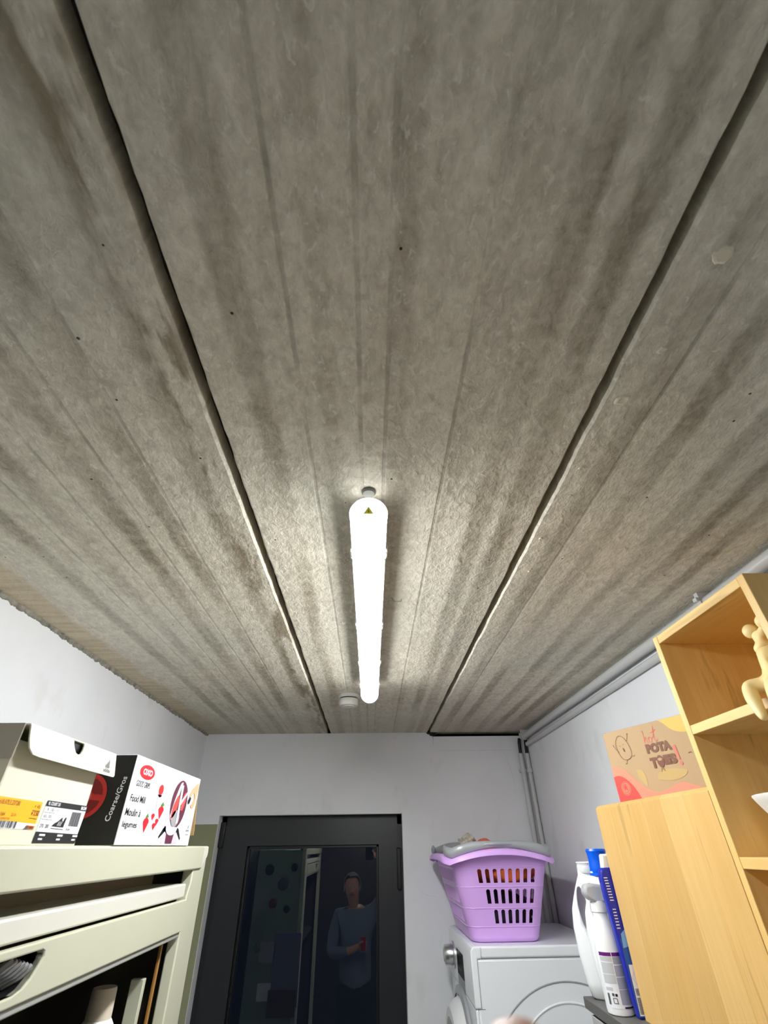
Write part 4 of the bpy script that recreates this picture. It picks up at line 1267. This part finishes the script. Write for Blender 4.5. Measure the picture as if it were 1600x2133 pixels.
# ---- blue sleeve bottle
BX, BY0, BY1 = .5770, 1.4460, 1.4645
bb = thing('blue_bottle', 'blue stain remover bottle with a white cap, squeezed against the oak board', 'bottle', (.60, 1.448, SZ))
bb.scale = (KB, KB, KB)
bo = [(BX + .012, 0), (BX + .100, 0), (BX + .103, .17), (BX + .085, .235), (BX + .055, .258), (BX + .012, .258), (BX + .001, .252), (BX - .003, .235), (BX - .002, .200), (BX + .004, .12), (BX + .008, .03)]
MB().prism([(a, SZ + c) for a, c in bo], BY0, BY1, 'XZ').build('body', M['bluebottle'], bb, bevel=.004, seg=3)
MB().prism([(BX + .008, SZ + .252), (BX + .060, SZ + .252), (BX + .058, SZ + .283), (BX + .012, SZ + .283)], BY0 + .001, BY1 + .002, 'XZ').build('cap', M['white'], bb, bevel=.004, seg=3)
pr = Print((0, BY0, SZ), (1, 0, 0), (0, 0, 1), .0005)
pr.poly([(BX + .012, .004), (BX + .096, .004), (BX + .098, .128), (BX + .0085, .128)])
sl_ = pr.build('label', M['bluelow'], bb)
pr = Print((0, BY0, SZ), (1, 0, 0), (0, 0, 1), .0008)
pr.poly([(BX + .0135, .136), (BX + .030, .148), (BX + .050, .140), (BX + .050, .120), (BX + .012, .112)])
pr.build('label_picture', M['skyink'], sl_)
pr = Print((0, BY0, SZ), (1, 0, 0), (0, 0, 1), .0010)
pr.rect(BX + .0145, .006, BX + .090, .085)
wl = pr.build('warning_label', M['gwhite'], bb)
pr = Print((0, BY0, SZ), (1, 0, 0), (0, 0, 1), .0014)
pr.line([(BX + .026, .078), (BX + .037, .064), (BX + .026, .050), (BX + .0155, .064)], .0016, closed=True)
pr.build('hazard_diamond', M['pinkink'], wl)
pr = Print((0, BY0, SZ), (1, 0, 0), (0, 0, 1), .0014)
pr.poly([(BX + .0245, .072), (BX + .0275, .072), (BX + .0268, .063), (BX + .0252, .063)]).rect(BX + .0247, .057, BX + .0273, .060)
for k in range(5):
    pr.rect(BX + .0165, .046 - k * .0022, BX + .050, .0472 - k * .0022)
for k in range(12):
    pr.rect(BX + .0160, .032 - k * .0021, BX + .055, .0332 - k * .0021)
pr.build('barcode', M['inkgrey'], wl)
pr = Print((0, BY0, SZ), (1, 0, 0), (0, 0, 1), .0010)
for k in range(9):
    pr.rect(BX + .0035 + .0004 * k, .236 - k * .0052, BX + .0125 + .0004 * k, .2378 - k * .0052)
for k in range(7):
    pr.rect(BX + .0075, .178 - k * .0055, BX + .0155, .1798 - k * .0055)
pr.build('side_lettering', M['gwhite'], bb)

# ---- bookcase
bc = thing('bookcase', 'small birch bookcase with three compartments standing at the right edge', 'bookcase', (.72, .795, SZ))
K0, K1, KX0, KX1, KT = .646, .938, .600, .846, CZ + .352
MB().box(KX0, KX1, K1 - .0155, K1, SZ + .0005, KT).build('side_panel', BOOKW, bc, bevel=.001)
MB().box(KX0, KX1, K0, K0 + .0155, SZ + .0005, KT).build('side_panel', BOOKW, bc, bevel=.001)
WH = wood('birch_board_wood', srgb(222, 178, 104), srgb(240, 206, 136), (22, 2.0, 22), seed=9)
MB().box(KX0 + .0005, KX1, K0 + .0158, K1 - .0158, KT - .0165, KT - .0005).build('top_board', WH, bc, bevel=.001)
for z in (CZ + .162, CZ - .036):
    MB().box(KX0 + .0005, KX1, K0 + .0158, K1 - .0158, z, z + .0155).build('shelf', WH, bc, bevel=.001)
MB().box(KX0 + .0005, KX1, K0 + .0158, K1 - .0158, SZ + .0005, SZ + .016).build('bottom_board', WH, bc, bevel=.001)
MB().box(KX1 - .006, KX1 - .0005, K0 + .0158, K1 - .0158, SZ + .0165, KT - .017).build('back_panel', BOOKW, bc)

# ---- fluted pot
fpz = CZ - .036 + .0155
fc = (.716, .812)
pt = thing('fluted_pot', 'white fluted ceramic pot on the middle shelf of the bookcase', 'pot', (*fc, fpz))
b = MB()
rs = []
seg = 120
def flute(r, z, amp):
    return [(fc[0] + (r + amp * math.cos(i * 2 * PI / seg * 30)) * math.cos(2 * PI * i / seg), fc[1] + (r + amp * math.cos(i * 2 * PI / seg * 30)) * math.sin(2 * PI * i / seg), fpz + z) for i in range(seg)]
PR = ((.054, 0, 0), (.057, .002, .0004), (.071, .025, .0012), (.089, .056, .0014), (.103, .082, .0010), (.1075, .0905, .0003), (.1075, .0925, 0), (.1045, .0935, 0), (.100, .082, 0), (.067, .022, 0), (.052, .006, 0))
b.rings([flute(r_, z_ * .87, a_) for r_, z_, a_ in PR])
b.build('bowl', M['bisque'], pt, ang=50)

# ---- rubber animal figure on the upper shelf
def skin(name, verts, edges, radii, mat, parent=None, loc=None, sub=2, rootv=0):
    me = bpy.data.meshes.new(name)
    o_ = org(parent) if parent is not None else Vector(loc)
    me.from_pydata([Vector(v) - o_ for v in verts], edges, [])
    o = bpy.data.objects.new(name, me)
    COL.objects.link(o)
    if parent is not None:
        o.parent = parent
    else:
        o.location = loc
        ORG[o.name] = Vector(loc)
    md = o.modifiers.new('skin', 'SKIN')
    md.use_smooth_shade = True
    for i, r_ in enumerate(radii):
        d = me.skin_vertices[0].data[i]
        d.radius = (r_, r_) if not isinstance(r_, tuple) else r_
        d.use_root = (i == rootv)
    sd_ = o.modifiers.new('sub', 'SUBSURF')
    sd_.levels = sub
    sd_.render_levels = sub
    me.materials.append(mat)
    return o
sh1 = CZ + .1775
fv = [(.628, .700, sh1 + .020), (.630, .704, sh1 + .040), (.632, .710, sh1 + .060), (.634, .713, sh1 + .078), (.636, .713, sh1 + .090),       # hip, waist, chest, neck, head
      (.636, .719, sh1 + .100), (.637, .723, sh1 + .104), (.639, .703, sh1 + .102), (.640, .699, sh1 + .108),                        # stalks of the two knobs
      (.610, .714, sh1 + .018), (.588, .726, sh1 + .017), (.579, .716, sh1 - .008), (.573, .703, sh1 - .036),                       # left leg over the shelf edge
      (.610, .684, sh1 + .015), (.590, .680, sh1 + .010), (.581, .676, sh1 - .016), (.575, .670, sh1 - .036),
      (.628, .694, sh1 + .050), (.615, .684, sh1 + .036), (.606, .690, sh1 + .022), (.630, .724, sh1 + .071)]
fe = [(0, 1), (1, 2), (2, 3), (3, 4), (4, 5), (5, 6), (4, 7), (7, 8), (0, 9), (9, 10), (10, 11), (11, 12), (0, 13), (13, 14), (14, 15), (15, 16), (2, 17), (17, 18), (18, 19), (3, 20)]
frd = [.020, .017, .018, .0105, .0085, .0065, .006, .0065, .006, .0115, .0125, .0105, .0060, .012, .0125, .0105, .007, .009, .0075, .007, .006]
fig = skin('toy_figure', fv, fe, frd, M['toy'], loc=(.628, .700, sh1))
tag(fig, 'pale yellow rubber animal toy with two round knobs, sitting on the upper shelf edge', 'toy')
for c_ in ((.636, .725, sh1 + .107), (.641, .697, sh1 + .113)):
    MB().lathe([(.0118 * math.sin(PI * k / 12) + .0001, -.0118 * math.cos(PI * k / 12)) for k in range(13)], c_, 'Z', 20).build('knob', M['toy'], fig)

# ================================================================== THE PHOTOGRAPHER (seen in the door glass)
SKIN = plain('skin', srgb(214, 160, 138), .5, var=.04, vs=40, Subsurface_Weight=.0)
SWEAT = plain('blue_grey_sweater', srgb(120, 134, 152), .9, var=.08, vs=60)
TROU = plain('dark_green_trousers', srgb(32, 52, 46), .9, var=.1, vs=60)
HAIR = plain('grey_hair', srgb(150, 146, 142), .7, var=.2, vs=90)
per = thing('person', 'person in a blue-grey sweater reflected in the door, raising a phone in one hand', 'person', (-.14, -.42, 0))
fwd = Vector((0.02602, 0.80755, 0.58922)); upv = Vector((-0.00448, -0.58932, 0.80789)); rgt = Vector((0.99965, -0.02366, -0.01171))
ph_c = Vector((0, 0, CZ)) - fwd * .0075 - upv * .050 - rgt * .012
fd = Vector((0.18971, 0.96046, -0.20375))
tipk = Vector((0, 0, CZ)) + Vector((0.187, 0.955, -0.2335)).normalized() * .105
bv, be, br = [], [], []
def chain(pts, start=None):
    prev = start
    first = None
    for p, r_ in pts:
        bv.append(Vector(p)); br.append(r_)
        i = len(bv) - 1
        if prev is not None:
            be.append((prev, i))
        prev = i
    return prev
pel = chain([((-.14, -.42, .95), .112)])
wst = chain([((-.14, -.42, 1.10), .120), ((-.145, -.41, 1.28), .140)], pel)
nb = chain([((-.15, -.40, 1.42), .095)], wst)
nk = chain([((-.16, -.38, 1.50), .052), ((-.17, -.35, 1.56), .056)], nb)
hdv = chain([((-.18, -.33, 1.62), .078), ((-.185, -.345, 1.69), .080), ((-.187, -.35, 1.735), .055)], nk)
# right arm raised with the phone
sh = chain([((.02, -.39, 1.44), .058), ((.12, -.32, 1.56), .048), ((.19, -.25, 1.67), .040), ((.15, -.17, 1.76), .037), ((.10, -.085, 1.845), .026)], nb)
palm = chain([((.078, -.045, 1.880), (.030, .015)), ((.064, -.020, 1.905), (.030, .013))], sh)
# left arm bent, holding a red cup
sl = chain([((-.31, -.39, 1.43), .058), ((-.355, -.37, 1.29), .048), ((-.37, -.34, 1.17), .042), ((-.26, -.25, 1.18), .036), ((-.155, -.19, 1.21), .026)], nb)
palm2 = chain([((-.115, -.185, 1.225), (.030, .015)), ((-.090, -.185, 1.235), (.028, .013))], sl)
for sx in (-1, 1):
    chain([((-.14 + sx * .095, -.42, .86), .078), ((-.14 + sx * .10, -.41, .50), .062), ((-.14 + sx * .105, -.44, .12), .042), ((-.14 + sx * .105, -.42, .045), .040), ((-.14 + sx * .11, -.29, .035), .034)], pel)
# fingers of the right hand: root, knuckle, middle, tip; each of its own length, wrapped over the phone's front edge
pb_ = bv[palm]
for i in range(4):
    root = pb_ + Vector((-.004, .012, .004)) - upv * (.018 * i - .018) * .8
    if i == 0:
        chain([(root, .0092), (tipk + rgt * .046 - upv * .058 - fwd * .034, .0095), (tipk + rgt * .020 - upv * .034 - fwd * .004, .0095), (tipk + rgt * .003 - upv * .008, .0088), (tipk + upv * .001, .0080)], palm)
    else:
        ln = (0, 1.0, .92, .75)[i]
        chain([(root, .0090), (root + (fwd * .030 + rgt * -.004) * ln, .0086), (root + (fwd * .036 - rgt * .028) * ln, .0082), (root + (fwd * .022 - rgt * .044) * ln, .0074)], palm)
chain([(pb_ + Vector((-.012, -.010, -.006)), .0100), (pb_ - fwd * .016 - rgt * .022 + upv * .006, .0095), (pb_ - fwd * .016 - rgt * .044 + upv * .016, .0080)], palm - 1)
# fingers of the left hand round the cup
p2 = bv[palm2]
cupc = Vector((-.068, -.165, 1.25))
for i in range(4):
    z_ = 1.262 - i * .019
    ln = (.95, 1.0, .94, .78)[i]
    chain([(Vector((-.085, -.188 + .004 * i, z_)), .0088), (Vector((-.064, -.203, z_)), .0086), (Vector((-.040 - .01 * (1 - ln), -.190, z_ - .002)), .0080), (Vector((-.031, -.168, z_ - .003)), .0072)], palm2)
chain([(p2 + Vector((-.012, .012, .012)), .0100), (Vector((-.088, -.138, 1.262)), .0095), (Vector((-.062, -.128, 1.272)), .0080)], palm2 - 1)
body = skin('body', bv, be, br, SKIN, per, sub=2, rootv=pel)
# face
hc = Vector((-.183, -.335, 1.645))
for sx in (-1, 1):
    e = MB().lathe([(.0005, -.010), (.007, -.007), (.010, 0), (.007, .007), (.0005, .010)], hc + Vector((sx * .032, .066, .012)), 'Y', 12).build('eye', M['gwhite'], per)
    MB().lathe([(.005, .0075), (.004, .0105), (.0004, .011)], hc + Vector((sx * .032, .066, .012)), 'Y', 10).build('iris', M['ink'], e)
    MB().lathe([(.004, -.006), (.016, -.004), (.018, .002), (.010, .006), (.001, .006)], hc + Vector((sx * .079, -.004, 0)), 'X', 14, sy=1.5).build('ear', SKIN, per)
MB().rings([[hc + Vector((-.006, .070, .018)), hc + Vector((.006, .070, .018)), hc + Vector((.005, .060, .018)), hc + Vector((-.005, .060, .018))],
            [hc + Vector((-.016, .070, -.022)), hc + Vector((.016, .070, -.022)), hc + Vector((.014, .060, -.022)), hc + Vector((-.014, .060, -.022))],
            [hc + Vector((-.012, .092, -.022)), hc + Vector((.012, .092, -.022)), hc + Vector((.012, .066, -.030)), hc + Vector((-.012, .066, -.030))]]).build('nose', SKIN, per, bevel=.004)
MB().tube([hc + Vector((-.024, .066, -.046)), hc + Vector((0, .076, -.045)), hc + Vector((.024, .066, -.046))], [.003, .006, .003], 8).build('mouth', plain('lips', srgb(170, 96, 90), .5), per)
b = MB()
bmesh.ops.create_icosphere(b.bm, subdivisions=4, radius=1.0)
kill = []
for v in b.bm.verts:
    d = v.co.copy()
    if d.z < -.25 + .75 * max(0, d.y) or (d.y > .45 and d.z < .62):
        kill.append(v)
    v.co = hc + Vector((0, -.012, .030)) + Vector((d.x * .088, d.y * .094, d.z * .100)) * (1 + .05 * mnoise.noise(d * 5))
bmesh.ops.delete(b.bm, geom=kill, context='VERTS')
b.build('hair', HAIR, per)
# sweater and trousers follow the body
skin('sweater', [(-.14, -.42, .84), (-.14, -.42, 1.10), (-.145, -.41, 1.28), (-.15, -.40, 1.42), (-.157, -.385, 1.475),
                 (.02, -.39, 1.44), (.12, -.32, 1.56), (.19, -.25, 1.67), (.155, -.18, 1.75), (-.31, -.39, 1.43), (-.355, -.37, 1.29), (-.37, -.34, 1.17), (-.26, -.25, 1.18), (-.19, -.205, 1.20)],
     [(0, 1), (1, 2), (2, 3), (3, 4), (3, 5), (5, 6), (6, 7), (7, 8), (3, 9), (9, 10), (10, 11), (11, 12), (12, 13)],
     [.175, .160, .165, .112, .064, .074, .062, .053, .048, .074, .062, .056, .048, .040], SWEAT, per, sub=2)
skin('trousers', [(-.14, -.42, 1.02), (-.14, -.42, .93), (-.235, -.42, .84), (-.24, -.41, .50), (-.245, -.44, .10), (-.045, -.42, .84), (-.04, -.41, .50), (-.035, -.44, .10)],
     [(0, 1), (1, 2), (2, 3), (3, 4), (1, 5), (5, 6), (6, 7)], [.165, .160, .112, .080, .064, .112, .080, .064], TROU, per, sub=2)
# phone and cup are held things
ph = thing('phone', 'black phone held up in the raised hand, reflected in the door glass', 'phone', tuple(ph_c))
pm = Matrix((tuple(rgt), tuple(upv), tuple(-fwd))).transposed()
b = MB().box(-.036, .036, -.075, .075, -.004, .004)
bmesh.ops.transform(b.bm, matrix=pm.to_4x4(), verts=b.bm.verts)
b.build('case', M['black'], ph, bevel=.002, local=True)
b = MB().box(-.033, .033, -.071, .071, .0041, .0047)
bmesh.ops.transform(b.bm, matrix=pm.to_4x4(), verts=b.bm.verts)
b.build('screen', M['glossblack'], ph, local=True)
cp = tag(MB().lathe([(.020, -.045), (.0225, -.043), (.0255, .045), (.0235, .045), (.021, -.04), (.0005, -.04)], (-.0635, -.165, 1.25), 'Z', 24).build('red_cup', plain('red_cup_plastic', srgb(176, 30, 30), .4), loc=(-.0635, -.165, 1.205)),
         'small red cup held in the lowered hand, reflected in the door glass', 'cup')
